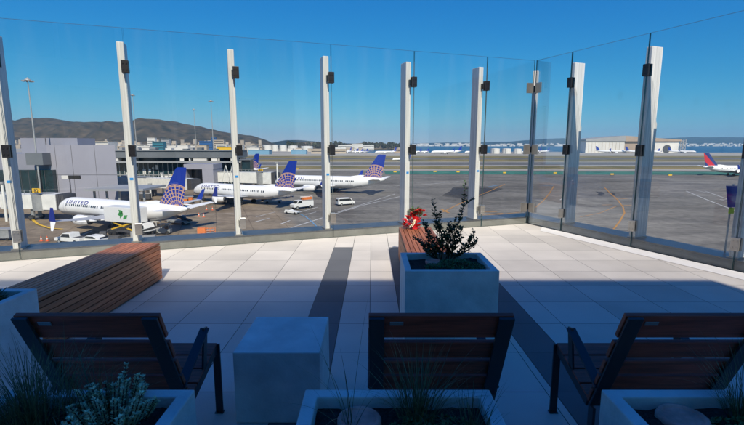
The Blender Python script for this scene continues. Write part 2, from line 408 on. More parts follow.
# posts
def post(P, t, lab, right=False):
    w, D, zt, zb = .10, .25, 3.17, .135
    o0 = .10
    off = -.055 if not right else .06
    e = empty('fence_post', P(t, o0+D/2, zb), 0, lab, 'post', 'fence posts'); inv = Matrix.Translation(e.location).inverted()
    # local frame along: a (along fence away from the corner), o outward
    def Q(a, o, z): return inv @ P(t + a, o, z)
    s0, s1 = (.015, .115)
    if right: s0, s1 = (-.115, -.015)
    b = MB(); b.hexa([Q(s0,o0,zb),Q(s1,o0,zb),Q(s1,o0+D,zb),Q(s0,o0+D,zb),Q(s0,o0,zt),Q(s1,o0,zt),Q(s1,o0+D,zt),Q(s0,o0+D,zt)])
    b.build('column', 'alu', e, bevel=.008)
    b = MB(); m = .02; b.hexa([Q(s0-m,o0-m,zb+.003),Q(s1+m,o0-m,zb+.003),Q(s1+m,o0+D+m,zb+.003),Q(s0-m,o0+D+m,zb+.003),Q(s0-m,o0-m,zb+.02),Q(s1+m,o0-m,zb+.02),Q(s1+m,o0+D+m,zb+.02),Q(s0-m,o0+D+m,zb+.02)])
    b.build('base_plate', 'inox', e)
    if right:   # grey glass reflections on the flank, built as an added curved-top plate
        a0, a1 = s1+.002, s1+.008
        f = []
        for o, z in ((o0-.006,zb+.03),(o0+D+.012,zb+.03),(o0+D+.012,2.0),(o0+D-.01,2.02),(o0+D*.72,2.3),(o0+D*.45,2.55),(o0+D*.2,2.70),(o0-.006,2.76)): f.append(Q(a0,o,z))
        offv = DR*(a1-a0)
        MB().prism(f, offv).build('side_plate', 'alu_grey', e)
        b = MB(); b.hexa([Q(s0+.004,o0-.012,zb+.03),Q(s1+.008,o0-.012,zb+.03),Q(s1+.008,o0-.002,zb+.03),Q(s0+.004,o0-.002,zb+.03),Q(s0+.004,o0-.012,2.76),Q(s1+.008,o0-.012,2.76),Q(s1+.008,o0-.002,2.76),Q(s0+.004,o0-.002,2.76)])
        b.build('front_plate', 'alu_grey', e)  # same reflected grey added as a plate on the inner face
    for z in (.36, 1.57, 2.80):
        b = MB()
        ca, cb = (-.045, .05)
        b.hexa([Q(ca,-.045,z-.09),Q(cb,-.045,z-.09),Q(cb,-.011,z-.09),Q(ca,-.011,z-.09),Q(ca,-.045,z+.09),Q(cb,-.045,z+.09),Q(cb,-.011,z+.09),Q(ca,-.011,z+.09)])
        b.hexa([Q(ca,.011,z-.09),Q(cb,.011,z-.09),Q(cb,.05,z-.09),Q(ca,.05,z-.09),Q(ca,.011,z+.09),Q(cb,.011,z+.09),Q(cb,.05,z+.09),Q(ca,.05,z+.09)])
        x0 = (s0+.02, s0+.05) if not right else (s1-.05, s1-.02)
        b.hexa([Q(x0[0],.05,z-.05),Q(x0[1],.05,z-.05),Q(x0[1],o0,z-.05),Q(x0[0],o0,z-.05),Q(x0[0],.05,z+.05),Q(x0[1],.05,z+.05),Q(x0[1],o0,z+.05),Q(x0[0],o0,z+.05)])
        for zz in (-.045,.045):
            for aa in (-.02,.025):
                c = Q(aa,-.046,z+zz); c2 = Q(aa,-.054,z+zz); b.tube([c,c2], .012, 8)
        b.build('clamp', 'inox' if z < 1 else 'clamp', e, bevel=.004)
    if not right:
        b = MB(); z = 1.12; b.hexa([Q(s0+.02,o0-.004,z),Q(s0+.07,o0-.004,z),Q(s0+.07,o0-.001,z),Q(s0+.02,o0-.001,z),Q(s0+.02,o0-.004,z+.035),Q(s0+.07,o0-.004,z+.035),Q(s0+.07,o0-.001,z+.035),Q(s0+.02,o0-.001,z+.035)])
        b.build('tape', 'tape', e)
pl = ['white fence post behind the shrub, nearest to the fence corner on the left run','white fence post rising behind the red bouquet','white fence post between the utility truck and the white van','white fence post in front of the middle airliner fuselage',
      'white fence post above the far end of the left slatted bench','white fence post at the left edge of the picture','white fence post beyond the left edge','next white fence post beyond the left edge']
for i in range(6): post(PL, tj[i+1], pl[i])
pr = ['white and brushed grey fence post on the right run nearest the corner','white and brushed grey fence post beside the far hangar, second from the corner','white and brushed grey fence post at the right edge of the picture']
for i in range(3): post(PR, sj[i+1], pr[i], True)
# corner post
e = empty('corner_post', corner(.16,.135), 0, 'slim grey corner post with square double clamps where both glass runs meet', 'post', 'fence posts')
bis = (NL+NR).normalized(); sd = Vector((bis.y,-bis.x,0))
base = corner(.16, .135)
def CQ(a, o, z): return sd*a + bis*o + Vector((0,0,z-.135))
def boxC(mb, a0,a1,o0,o1,z0,z1): mb.hexa([CQ(a0,o0,z0),CQ(a1,o0,z0),CQ(a1,o1,z0),CQ(a0,o1,z0),CQ(a0,o0,z1),CQ(a1,o0,z1),CQ(a1,o1,z1),CQ(a0,o1,z1)])
b = MB(); boxC(b, -.055,.055,-.055,.055,.135,3.17); b.build('column', 'alu', e, bevel=.008)
b = MB(); boxC(b, -.05,.05,-.066,-.058,.16,2.72); b.build('front_plate', 'alu', e)
for z in (.36, 1.57, 2.80):
    b = MB(); boxC(b, -.05,.05,-.20,-.06,z-.06,z+.06); b.build('clamp', 'clamp', e, bevel=.004)
    for P, D in ((PL, 1),(PR, 1)):
        b = MB(); q = [P(x,o,zz)-base for zz in (z-.10,z+.10) for (x,o) in ((.05,-.035),(.21,-.035),(.21,-.012),(.05,-.012))]
        b.hexa(q); b.build('clamp_plate', 'inox', e, bevel=.004)

# building the terrace belongs to, and the roof behind the camera that shades it
e = empty('terminal_building', (0,-4,0), 0, 'terminal building behind the terrace whose flat roof shades the seats', 'building')
b = MB(); b.box((-5.5,-8,0),(6.6,-2.5,9.6)); b.build('wall', 'bldg', e)
b = MB(); b.box((-6,-8.4,9.601),(7.0,-1.34,9.95)); b.build('roof', 'bldg', e)
b = MB()
for i in range(6):
    for z in (.1, 4.9): b.box((-5.4+2*i+.08,-2.49,z),(-3.4+2*i-.08,-2.46,z+3.8))
b.build('window', 'glassdark', e)
b = MB(); q = [corner(KO-.05), PL(TL,KO-.05), Vector((PL(TL).x,-20,0)), Vector((PR(TR).x,-20,0)), PR(TR,KO-.05)]
q = [Vector((p.x, p.y+4, -.6)) for p in q]
b.prism(q, (0,0,G+.6)); b.build('lower_storeys', 'bldg', e)

# ------------------------------------------------------------------ planters
PZ, PW, PD, PT = .655, .76, .61, .055
def planter(cx, yb, lab):
    e = empty('planter', (cx, yb-PD/2, 0), 0, lab, 'planter', 'concrete planters')
    x, y = PW/2, PD/2; b = MB()
    o = [(-x,-y),(x,-y),(x,y),(-x,y)]; i_ = [(-x+PT,-y+PT),(x-PT,-y+PT),(x-PT,y-PT),(-x+PT,y-PT)]
    vs = [(*p,0) for p in o]+[(*p,PZ) for p in o]+[(*p,PZ) for p in i_]+[(*p,PZ-.25) for p in i_]
    fs = [(0,3,2,1)]+[(k,(k+1)%4,4+(k+1)%4,4+k) for k in range(4)]+[(4+k,4+(k+1)%4,8+(k+1)%4,8+k) for k in range(4)]+[(8+k,8+(k+1)%4,12+(k+1)%4,12+k) for k in range(4)]+[(12,13,14,15)]
    b.add(vs, fs); b.build('shell', 'planter', e, bevel=.006)
    s = MB(); n = 24; z0 = PZ-.05
    vs = []; fs = []
    for j in range(n+1):
        for i in range(n+1):
            px = -x+PT+.001+(PW-2*PT-.002)*i/n; py = -y+PT+.001+(PD-2*PT-.002)*j/n
            vs.append((px, py, z0+.018*noise.noise(Vector((px*9+cx*5,py*9+yb,0)))+.008*noise.noise(Vector((px*40,py*40,1)))))
    for j in range(n):
        for i in range(n): fs.append((j*(n+1)+i, j*(n+1)+i+1, (j+1)*(n+1)+i+1, (j+1)*(n+1)+i))
    s.add(vs, fs, True); s.build('soil', 'soil', e)
    return e
planter(.645, 3.98, 'concrete planter holding the dark upright shrub in front of the middle slatted bench')
planter(-2.74, 2.94, 'concrete planter at the left edge abutting the left slatted bench')
planter(.105, 1.66, 'foreground concrete planter with wispy grass behind the middle chair')
planter(-1.111, 1.66, 'foreground concrete planter with the grey green bush behind the left chair')
planter(1.326, 1.66, 'foreground concrete planter with green ground cover behind the right chair')

def disc(x, y, r, lab):
    mb = MB(); n = 28; rr = random.Random(int(x*100))
    prof = [(0.9,0),(1,.012),(1,.030),(.93,.042),(.80,.044),(.74,.036)]
    rings = [[Vector((r*q*math.cos(2*PI*k/n)*(1+.03*math.sin(3*k*.4)), r*q*math.sin(2*PI*k/n), z)) for k in range(n)] for q, z in prof]
    mb.loft(rings); 
    o = mb.build('stone_disc', 'disc', None, loc=(x,y,PZ-.064)); tag(o, lab, 'stone', 'round sandstone discs'); return o
p = at(359, 414, .65); disc(p.x, p.y, .085, 'round red sandstone disc in the middle foreground planter')
p = at(684, 412, .65); disc(p.x, p.y, .09, 'round red sandstone disc in the right foreground planter')
p = at(433, 259.5, .64); disc(p.x, p.y, .07, 'round red sandstone disc beside the dark shrub')

# plants
def blade(mb, p, az, ln, bend, w, lean):
    pts = []; d = Vector((math.cos(az),math.sin(az),0)); n = 7
    for k in range(n+1):
        t = k/n; ang = lean + bend*t
        if k == 0: q = Vector(p)
        else: q = q + (d*math.sin(ang)+Vector((0,0,1))*math.cos(ang))*ln/n
        pts.append(q.copy())
    s = d.cross(Vector((0,0,1)))
    vs = []; fs = []
    for k, q in enumerate(pts):
        ww = w*(1-.9*(k/n)**1.5)
        vs += [q-s*ww, q+s*ww]
    for k in range(n): fs.append((2*k,2*k+1,2*k+3,2*k+2))
    mb.add(vs, fs, True)
def grass_clump(x, y, n, lmin, lmax, rad, lab, seed, w=.0016, z=PZ-.06, leanmax=.45, bias=None):
    rr = random.Random(seed); mb = MB()
    for i in range(n):
        a = rr.uniform(0,2*PI); r = rad*math.sqrt(rr.random())
        az = a + rr.gauss(0,.5) if bias is None or rr.random()<.4 else bias+rr.gauss(0,.6)
        blade(mb, (r*math.cos(a), r*math.sin(a), 0), az, rr.uniform(lmin,lmax), rr.uniform(.1,1.3), w*rr.uniform(.6,1.3), rr.uniform(0,leanmax))
    for i in range(n//8):                                    # seed heads
        a = rr.uniform(0,2*PI); az = a; ln = lmax*rr.uniform(.8,1.15)
        blade(mb, (0,0,0), az, ln, rr.uniform(.1,.7), w*.8, rr.uniform(0,.4))
    o = mb.build('ornamental_grass', 'grassblade', None, loc=(x,y,z)); return tag(o, lab, 'grass clump', 'ornamental grasses')
def gc(px, py): return at(px, py, PZ-.05)
p = gc(418, 420); grass_clump(p.x, p.y, 190, .14, .36, .07, 'wispy grass clump arching over the middle foreground planter', 3)
p = gc(350, 428); grass_clump(p.x, p.y-.02, 16, .28, .46, .02, 'few long dark stalks leaning left at the left end of the middle planter', 31, leanmax=.6, bias=PI*.95)
p = gc(32, 430); grass_clump(p.x, p.y, 520, .14, .36, .15, 'dense dark grass clump at the left frame edge in the left foreground planter', 4)
p = gc(95, 425); grass_clump(p.x+.0, p.y+.03, 70, .14, .36, .07, 'thin grass stalks between the dense clump and the grey green bush', 5)
p = gc(742, 418); grass_clump(p.x+.01, p.y, 130, .14, .36, .06, 'wispy grass clump at the right frame edge in the right foreground planter', 6)
p = gc(470, 432); grass_clump(p.x, p.y-.02, 60, .10, .24, .06, 'short grass tuft at the right end of the middle foreground planter', 8)

def leaf(mb, p, d, ln, w, rr):
    d = d.normalized(); s = d.cross(Vector((rr.gauss(0,.4),rr.gauss(0,.4),1))).normalized(); u = s.cross(d)
    p = Vector(p); m = p+d*ln*.5+u*ln*.06; t = p+d*ln
    mb.add([p, m-s*w, t, m+s*w], [(0,1,2,3)])
def cover(cx, cy, rx, ry, n, lab, seed, z=PZ-.05, hh=.035, keep=None, m='groundcover'):
    rr = random.Random(seed); mb = MB()
    for i in range(n):
        while True:
            x, y = rr.uniform(-1,1), rr.uniform(-1,1)
            if x*x+y*y < 1 and noise.noise(Vector((x*2.5+seed,y*2.5,0))) > -.25: break
        h = hh*max(.1,1-(x*x+y*y))*rr.uniform(.3,1)
        leaf(mb, (x*rx,y*ry,h), Vector((rr.gauss(0,1),rr.gauss(0,1),rr.uniform(0,1))), rr.uniform(.012,.026), rr.uniform(.003,.007), rr)
    o = mb.build('ground_cover', m, None, loc=(cx,cy,z)); o['kind'] = 'stuff'; o['label'] = lab
cover(.72, 3.62, .26, .2, 2600, 'low green ground cover around the dark shrub', 11, hh=.07)
cover(1.40, 1.40, .24, .14, 1800, 'low green ground cover in the right foreground planter', 12)
cover(.22, 1.42, .22, .13, 1600, 'low green ground cover in the middle foreground planter', 13)

def shrub(x, y, lab):
    rr = random.Random(5); e = empty('shrub', (x,y,PZ-.05), 0, lab, 'shrub')
    st, lv = MB(), MB()
    # stems listed as (foot dx, tip dx, tip dy, height)
    S = [(-.03,-.105,0,.54),(.05,.17,.02,.70),(-.08,-.20,.03,.34),(-.02,-.06,-.08,.44),(.02,.03,.05,.32),(.04,.12,-.06,.30),(.08,.27,.0,.26),(-.05,-.15,-.05,.26),(.0,.09,.06,.36),(.06,.30,.05,.17),(-.06,-.27,.0,.2)]
    for fx, tx, ty, h in S:
        n = 14; pts = []
        for k in range(n+1):
            t = k/n
            pts.append(Vector((fx+(tx-fx)*t**.8+.012*math.sin(7*t+fx*50), ty*t+.01*math.cos(6*t), h*t)))
        st.tube(pts, [.007*(1-.75*k/n) for k in range(n+1)], 5)
        for k in range(2, n+1):
            for q in range(9):
                a = rr.uniform(0,2*PI); up = rr.uniform(.2,1.2)
                d = Vector((math.cos(a), math.sin(a), up))
                leaf(lv, pts[k]+d*.004+Vector((0,0,rr.uniform(-.02,.02))), d, rr.uniform(.028,.055)*(1-.35*k/n), rr.uniform(.007,.012), rr)
            if rr.random() < .5 and 2 < k < n-2:
                a = rr.uniform(0,2*PI); d = Vector((math.cos(a),math.sin(a),.8)).normalized(); q0 = pts[k]; L = rr.uniform(.05,.11)
                st.tube([q0, q0+d*L*.5, q0+d*L+Vector((0,0,.015))], [.004,.003,.0015], 4)
                for w in range(15):
                    b2 = rr.uniform(0,2*PI); dd = Vector((math.cos(b2),math.sin(b2),rr.uniform(.2,1.3)))
                    leaf(lv, q0+d*L*rr.uniform(.2,1), dd, rr.uniform(.022,.046), rr.uniform(.006,.011), rr)
    st.build('branches', 'stem', e); lv.build('leaves', 'leafdark', e)
p = at(450, 262, PZ-.05); shrub(p.x-.035, p.y+.06, 'dark leaved upright shrub with two tall spikes in the middle planter')

def sage(x, y, lab):
    rr = random.Random(9); e = empty('bush', (x,y,PZ-.05), 0, lab, 'bush'); lv, st = MB(), MB()
    for i in range(84):
        a = rr.uniform(0,2*PI); r = .17*math.sqrt(rr.random()); L = rr.uniform(.07,.15)*(1.35 if i < 7 else 1)*(1.15-r*2)
        d = Vector((math.cos(a)*r*4.0, math.sin(a)*r*4.0, 1)).normalized()
        p0 = Vector((math.cos(a)*r*.7, math.sin(a)*r*.7, 0)); n = 11
        st.tube([p0, p0+d*L], [.003,.002], 4)
        for k in range(1, n+1):
            for q in range(10):
                b2 = rr.uniform(0,2*PI); dd = (d*.6+Vector((math.cos(b2),math.sin(b2),rr.uniform(-.2,.5)))).normalized()
                leaf(lv, p0+d*L*k/n, dd, rr.uniform(.010,.019), rr.uniform(.0032,.005), rr)
    st.build('stems', 'stem', e); lv.build('leaves', 'sage', e)
p = gc(110, 426); sage(p.x, p.y+.01, 'grey green fleshy leaved bush in the left foreground planter')
# small dark plant in the left edge planter
def small_plant(x, y, lab):
    rr = random.Random(3); e = empty('small_plant', (x,y,PZ-.05), 0, lab, 'plant'); lv = MB()
    for i in range(260):
        a = rr.uniform(0,2*PI); r = .16*math.sqrt(rr.random()); d = Vector((math.cos(a),math.sin(a),rr.uniform(.3,1.6)))
        leaf(lv, (r*math.cos(a),r*math.sin(a),rr.uniform(.0,.11)*(1-r*3)), d, rr.uniform(.03,.06), rr.uniform(.006,.01), rr)
    lv.build('leaves', 'leafdark', e)
small_plant(-2.62, 2.72, 'low dark leaved plant in the planter at the left edge')

# ------------------------------------------------------------------ slatted benches
def bench(x0, x1, y0, y1, lab):
    z1 = .47; e = empty('slatted_bench', ((x0+x1)/2,(y0+y1)/2,0), 0, lab, 'bench', 'slatted timber benches')
    w, L = (x1-x0)/2, (y1-y0)/2
    MB().box((-w+.03,-L+.03,0),(w-.03,L-.03,z1-.03)).build('core', 'core', e)
    t = MB(); n = 9; s = 2*w/n
    for i in range(n): t.box((-w+i*s+.004,-L,z1-.025),(-w+(i+1)*s-.004,L,z1))
    t.build('top_slats', 'wood', e)
    for sx in (-1, 1):
        t = MB(); n = 8; h = (z1-.03-.02)/n
        for k in range(n): 
            a, b_ = sorted((sx*w, sx*(w-.025)))
            t.box((a,-L,.02+k*h+.004),(b_,L,.02+(k+1)*h-.003))
        t.build('side_slats', 'wood', e)
    for sy in (-1, 1):
        t = MB(); n = 8; h = (z1-.03-.02)/n
        for k in range(n):
            a, b_ = sorted((sy*(L-.001), sy*(L-.024)))
            t.box((-w+.026,a,.02+k*h+.004),(w-.026,b_,.02+(k+1)*h-.003))
        t.build('end_slats', 'woodx', e)
bench(-3.07,-2.60,2.96,5.20, 'long slatted timber box bench at the left, running towards the glass')
bench(.39,.86,4.0,6.25, 'slatted timber box bench behind the middle planter, with the bouquet on it')

# red bouquet on the middle bench
p = at(412, 227, .47)
e = empty('bouquet', (p.x+.03, p.y-.12, .47), 0, 'red flower bouquet in red wrapping with cream ribbon on the middle bench', 'bouquet')
rr = random.Random(2); b = MB()
for k in range(22):
    a = rr.uniform(0,2*PI); r = .02+.10*rr.random(); z = .18+rr.uniform(0,.08); c = Vector((.03+r*math.cos(a), r*math.sin(a)*.7, z))
    for q in range(12):
        b2 = q*2.4; d = Vector((math.cos(b2),math.sin(b2),.3+.09*q)); leaf(b, c, d, .048, .018, rr)
b.build('flowers', 'redpetal', e)
b = MB()
for k in range(90):
    a = rr.uniform(0,2*PI); d = Vector((math.cos(a),math.sin(a)*.7,rr.uniform(.1,1.6))); leaf(b, (.03+.09*math.cos(a)*rr.random(),.06*math.sin(a),.17+rr.uniform(0,.10)), d, rr.uniform(.04,.075), .012, rr)
b.build('foliage', 'green', e)
b = MB()
for k in range(80):                                     # crumpled foil folds, spilling to the left over the bench edge
    a = rr.uniform(0,2*PI); rad = .10*math.sqrt(rr.random()); zz = rr.uniform(.0,.17)
    c = Vector((-.035+rad*math.cos(a)-.25*(.1-zz)*(.5 if zz<.1 else 0), rad*math.sin(a)*.7, zz))
    leaf(b, c, Vector((math.cos(a),math.sin(a)*.6,rr.uniform(-.3,1.2))), rr.uniform(.05,.095), rr.uniform(.02,.036), rr)
b.tube([Vector((-.01,0,0)),Vector((0,0,.1)),Vector((.02,0,.18))],[.05,.035,.06],10)
b.build('wrapping', 'redwrap', e)
b = MB(); 
for k in range(2): b.tube([Vector((-.012+.01*k,-.07,.13)),Vector((-.045+.025*k,-.10,.09)),Vector((-.085+.035*k,-.105,.035+.01*k))],[.006,.010,.007],5)
b.tube([Vector((-.025,-.075,.125)),Vector((.01,-.08,.135))],.013,6)
b.build('ribbon', 'cream', e)

# ------------------------------------------------------------------ chairs
def make_chair(label):
    W = .32                                             # half width
    e = empty('lounge_chair', (0,0,0), 0, label, 'chair', 'lounge chairs facing the airfield')
    # profile in (y,z): seat front (.0,.45) -> seat rear (-.42,.34) -> back top (-.68,.92); leg down from the front
    sf, sr, bt = Vector((0,0,.45)), Vector((0,-.42,.34)), Vector((0,-.68,.915))
    for s in (-1, 1):
        x = s*(W-.018); f = MB()
        f.bar((x,-.01,.0),(x,-.01,.452), .045, .014, up=(0,1,0)) if False else f.box((x-.022,-.010,.0),(x+.022,.004,.452))
        f.build('front_leg', 'steel', e, bevel=.002)
        MB().box((x-.026,-.022,0),(x+.026,.012,.006)).build('foot', 'steel', e)
        f = MB()
        f.bar((x,0,.428),(x,-.40,.318), .014, .05, up=(0,0,1)); f.build('seat_rail', 'steel', e, bevel=.002)
        f = MB()
        d = (bt-sr).normalized(); nrm = Vector((0,d.z,-d.y))     # nrm points back/up
        xs = s*(W-.036)
        of = Vector((0,-.0164,-.0074)); f.hexa([Vector((xs+q*.034,p.y,p.z))+of*(1+w*.7) for p,ww in ((sr,0),(bt,1)) for q,w in ((-1,1),(1,1),(1,0),(-1,0))]); f.build('back_rail', 'steel', e, bevel=.002)
        f = MB(); f.box((x-.007,-.47,.0),(x+.007,-.42,.325)); f.build('rear_leg', 'steel', e, bevel=.002)
        f = MB()                                            # arm: a wide flat bar, up from the seat rail then back down to the back rail
        f.bar((x,-.20,.385),(x,-.155,.625), .05, .012, up=(1,0,0)); f.bar((x,-.155,.62),(x,-.50,.46), .05, .012, up=(0,0,1))
        f.build('armrest', 'steel', e, bevel=.002)
    sl = MB(); n = 4                                        # seat slats
    for k in range(n):
        t0, t1 = k/n+.012, (k+1)/n-.012
        a, c = sf.lerp(sr,t0), sf.lerp(sr,t1); up = Vector((0,-.25,1)).normalized()*.012
        sl.hexa([Vector((-W+.012,a.y,a.z))-up,Vector((W-.012,a.y,a.z))-up,Vector((W-.012,c.y,c.z))-up,Vector((-W+.012,c.y,c.z))-up,
                 Vector((-W+.012,a.y,a.z))+up,Vector((W-.012,a.y,a.z))+up,Vector((W-.012,c.y,c.z))+up,Vector((-W+.012,c.y,c.z))+up])
    sl.build('seat', 'woodx', e)
    sl = MB(); nn = Vector((0,.912,.41)).normalized()*.011
    brk = [(0.02,.16),(.185,.335),(.365,.515),(.555,.725),(.78,1.0)]
    for t0, t1 in brk:
        a, c = sr.lerp(bt,t0), sr.lerp(bt,t1)
        sl.hexa([Vector((-W,a.y,a.z))-nn,Vector((W,a.y,a.z))-nn,Vector((W,a.y,a.z))+nn,Vector((-W,a.y,a.z))+nn,
                 Vector((-W,c.y,c.z))-nn,Vector((W,c.y,c.z))-nn,Vector((W,c.y,c.z))+nn,Vector((-W,c.y,c.z))+nn])
    bk = sl.build('backrest', 'woodx', e, bevel=.003)
    # the little maker's plate on the rear of the top slat
    d = (bt-sr); c = sr.lerp(bt,.93) - nn*1.25; dz = d.normalized()*.011
    q = MB(); xx0, xx1 = -W+.094, -W+.154
    q.hexa([Vector((xx0,c.y,c.z))-dz-nn*.2,Vector((xx1,c.y,c.z))-dz-nn*.2,Vector((xx1,c.y,c.z))-dz+nn*.2,Vector((xx0,c.y,c.z))-dz+nn*.2,
            Vector((xx0,c.y,c.z))+dz-nn*.2,Vector((xx1,c.y,c.z))+dz-nn*.2,Vector((xx1,c.y,c.z))+dz+nn*.2,Vector((xx0,c.y,c.z))+dz+nn*.2])
    q.build('badge', 'badge', bk, bevel=.004)
    return e
ch = make_chair('dark timber and steel lounge chair in the middle, seen from behind')
ch.location = (.305, 2.50, 0)
c2 = copy_tree(ch); c2.location = (-1.255, 2.50, 0); c2['label'] = 'dark timber and steel lounge chair at the left, before the left slatted bench'
c3 = copy_tree(ch); c3.location = (1.435, 2.50, 0); c3['label'] = 'dark timber and steel lounge chair cut off by the right frame edge'
# side table block
b = MB(); b.box((-.255,-.27,0),(.255,.27,.452)); o = b.build('side_table', 'planter', None, bevel=.006, loc=(-.562,2.655,0))
tag(o, 'plain concrete block table between the left and middle chairs', 'side table')

# blue pennant sign hung outside at the right edge
p = PR(3.57, .33, 0)
e = empty('pennant_sign', (p.x, p.y, .6), 0, 'dark blue tapered pennant with a yellow green foot on the right edge post', 'sign')
b = MB(); b.prism([Vector((-.11,0,.50)),Vector((.11,0,.50)),Vector((.06,0,.20)),Vector((-.05,0,.20))],(0,.02,0)); b.build('pennant', 'blue', e)
M['ygreen'] = mat('yellow green', (.45,.6,.05), .6)
b = MB(); b.prism([Vector((-.03,0,.19)),Vector((.03,0,.19)),Vector((.03,0,.11)),Vector((-.03,0,.11))],(0,.02,0)); b.build('foot', 'ygreen', e)
b = MB(); b.tube([Vector((0,.03,.52)),Vector((0,.03,-.46))],.012,8); b.build('rod', 'galv', e)

# ------------------------------------------------------------------ airfield
b = MB(); S = 9000
b.add([(-S,-300,G),(S,-300,G),(S,1040,G),(-S,1040,G)], [(0,1,2,3)])
struct(b, 'airfield', 'apron')
def strip(name, y0, y1, m, x0=-900, x1=1400, lift=.03, tilt=.0, kind='structure'):
    b = MB(); n = 24; vs = []; fs = []
    for i in range(n+1):
        x = x0+(x1-x0)*i/n
        vs += [(x, y0+tilt*x, G+lift), (x, y1+tilt*x, G+lift)]
    for i in range(n): fs.append((2*i,2*i+2,2*i+3,2*i+1))
    b.add(vs, fs); o = b.build(name, m); o['kind'] = kind; return o
def yd(py): return at(372, py).y
strip('green_painted_strip', yd(174.2), yd(171.2), 'line_g', x0=8, tilt=-.03)
strip('taxiway', yd(170.6), yd(169.0), 'taxi', x0=-60, lift=.05)
strip('grass', yd(169.3), yd(166.2), 'drygrass', x0=-160, lift=.07, kind='stuff')
strip('taxiway', yd(166.4), yd(165.2), 'taxi', x0=-200, lift=.05)
strip('runway', yd(165.0), yd(162.4), 'runway', x0=-300, lift=.05)
strip('taxiway', yd(162.3), yd(160.9), 'taxi', x0=-300, lift=.06)
strip('grass', yd(161.7), yd(159.4), 'drygrass', x0=-240, lift=.07, kind='stuff')
strip('runway', yd(159.4), yd(157.6), 'runway', x0=-400, lift=.06)
strip('grass', yd(158.1), yd(156.0), 'drygrass', x0=-300, lift=.09, kind='stuff')
strip('taxiway', yd(156.2), yd(152.6), 'taxi', x0=-900, lift=.06)

# painted lines
def line(pts, w, m, name='apron_marking', z=.02, px=True):
    P = [at(*p) if px else Vector((*p,G)) for p in pts]; b = MB(); vs = []; fs = []
    for i, p in enumerate(P):
        d = (P[min(i+1,len(P)-1)]-P[max(i-1,0)]).normalized(); s = Vector((-d.y,d.x,0))*w/2
        vs += [p-s+Vector((0,0,z)), p+s+Vector((0,0,z))]
    for i in range(len(P)-1): fs.append((2*i,2*i+2,2*i+3,2*i+1))
    b.add(vs, fs); struct(b, name, m)
line([(604,187),(610,193),(617,199),(623,207),(624.5,213),(620,221),(613,230)], .36, 'line_y')
line([(614,199.3),(628,198.4)], .5, 'line_y'); line([(602,205),(612,204.8)], .5, 'line_y'); line([(622,205.5),(634,205)], .5, 'line_y')
line([(580,217),(600,213),(617,206)], .25, 'line_y')
line([(554,186),(549,194),(543,201),(536,207),(522,212),(500,214.5),(482,215)], .32, 'line_y'); line([(541,187),(550,187)], .5, 'line_y')
line([(484,212),(497,211.6)], .6, 'line_y'); line([(488,214.5),(503,213.4)], .6, 'line_y')
line([(443,212),(455,206),(470,199),(490,191),(505,184)], .4, 'line_y'); line([(441,209),(449,213)], .6, 'line_y')
line([(600,187.5),(610,187.2)], .7, 'line_b'); line([(540,186),(553,185.6)], .6, 'line_b'); line([(488,187),(498,185)], .6, 'line_b')
line([(686,191),(710,201),(744,214)], .35, 'line_w'); line([(694,190),(706,192.5)], .3, 'line_w'); line([(705,191),(744,205)], .3, 'line_w')
line([(744,199),(720,199.5),(737,204)], .3, 'line_w')
line([(280,231.5),(300,225),(330,215.5),(360,206),(400,196.5)], .35, 'line_w'); line([(281,224),(290,220.5)], .4, 'line_w'); line([(300,212),(318,207)], .35, 'line_w')
line([(306,214.5),(316,212)], .35, 'line_w'); line([(338,212),(365,203.5),(395,194)], .3, 'line_w'); line([(395,186),(430,184),(470,180)], .35, 'line_w')
line([(255,222),(270,218)], .4, 'line_w'); line([(256,217),(275,212)], .3, 'line_w'); line([(80,236),(92,231)], .25, 'line_w'); line([(200,215),(235,213)], .2, 'line_w')
line([(31,219),(38,225),(50,229),(63,230)], .5, 'yellow', z=.2)          # fuel hose on the ground
line([(300,214),(306,217),(312,222),(317,227)], .28, 'line_b', z=.05)
line([(560,200),(575,190)], .3, 'line_w'); line([(650,182),(744,184)], .3, 'line_w'); line([(400,183),(560,182)], .25, 'line_w')
# rubber / fuel stains on the stands
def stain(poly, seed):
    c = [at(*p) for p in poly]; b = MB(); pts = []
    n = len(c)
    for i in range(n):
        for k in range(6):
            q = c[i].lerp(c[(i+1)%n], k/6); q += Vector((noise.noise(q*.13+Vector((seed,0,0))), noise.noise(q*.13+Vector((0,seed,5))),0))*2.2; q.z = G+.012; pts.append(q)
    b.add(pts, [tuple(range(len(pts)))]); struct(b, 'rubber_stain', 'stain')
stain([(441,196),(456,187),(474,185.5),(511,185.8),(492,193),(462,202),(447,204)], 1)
stain([(596,191),(602,191),(602,197),(597,197)], 2); stain([(608,190),(614,194),(612,197)], 3)

# water and far shore
b = MB(); b.add([(-S*4,1041,G-2),(S*4,1041,G-2),(S*4,16000,G-2),(-S*4,16000,G-2)], [(0,1,2,3)]); struct(b, 'bay_water', 'water')
b = MB(); b.add([(-9000,1040.5,G+.3),(-115,1040.5,G+.3),(-300,1500,G+.3),(-330,2600,G+.3),(-9000,2600,G+.3)], [(0,1,2,3,4)]); struct(b, 'city_ground', 'taxi')
b = MB(); b.add([(310,1040.5,G+.3),(700,1040.5,G+.3),(660,1150,G+.3),(330,1150,G+.3)], [(0,1,2,3)]); struct(b, 'hangar_apron', 'taxi')

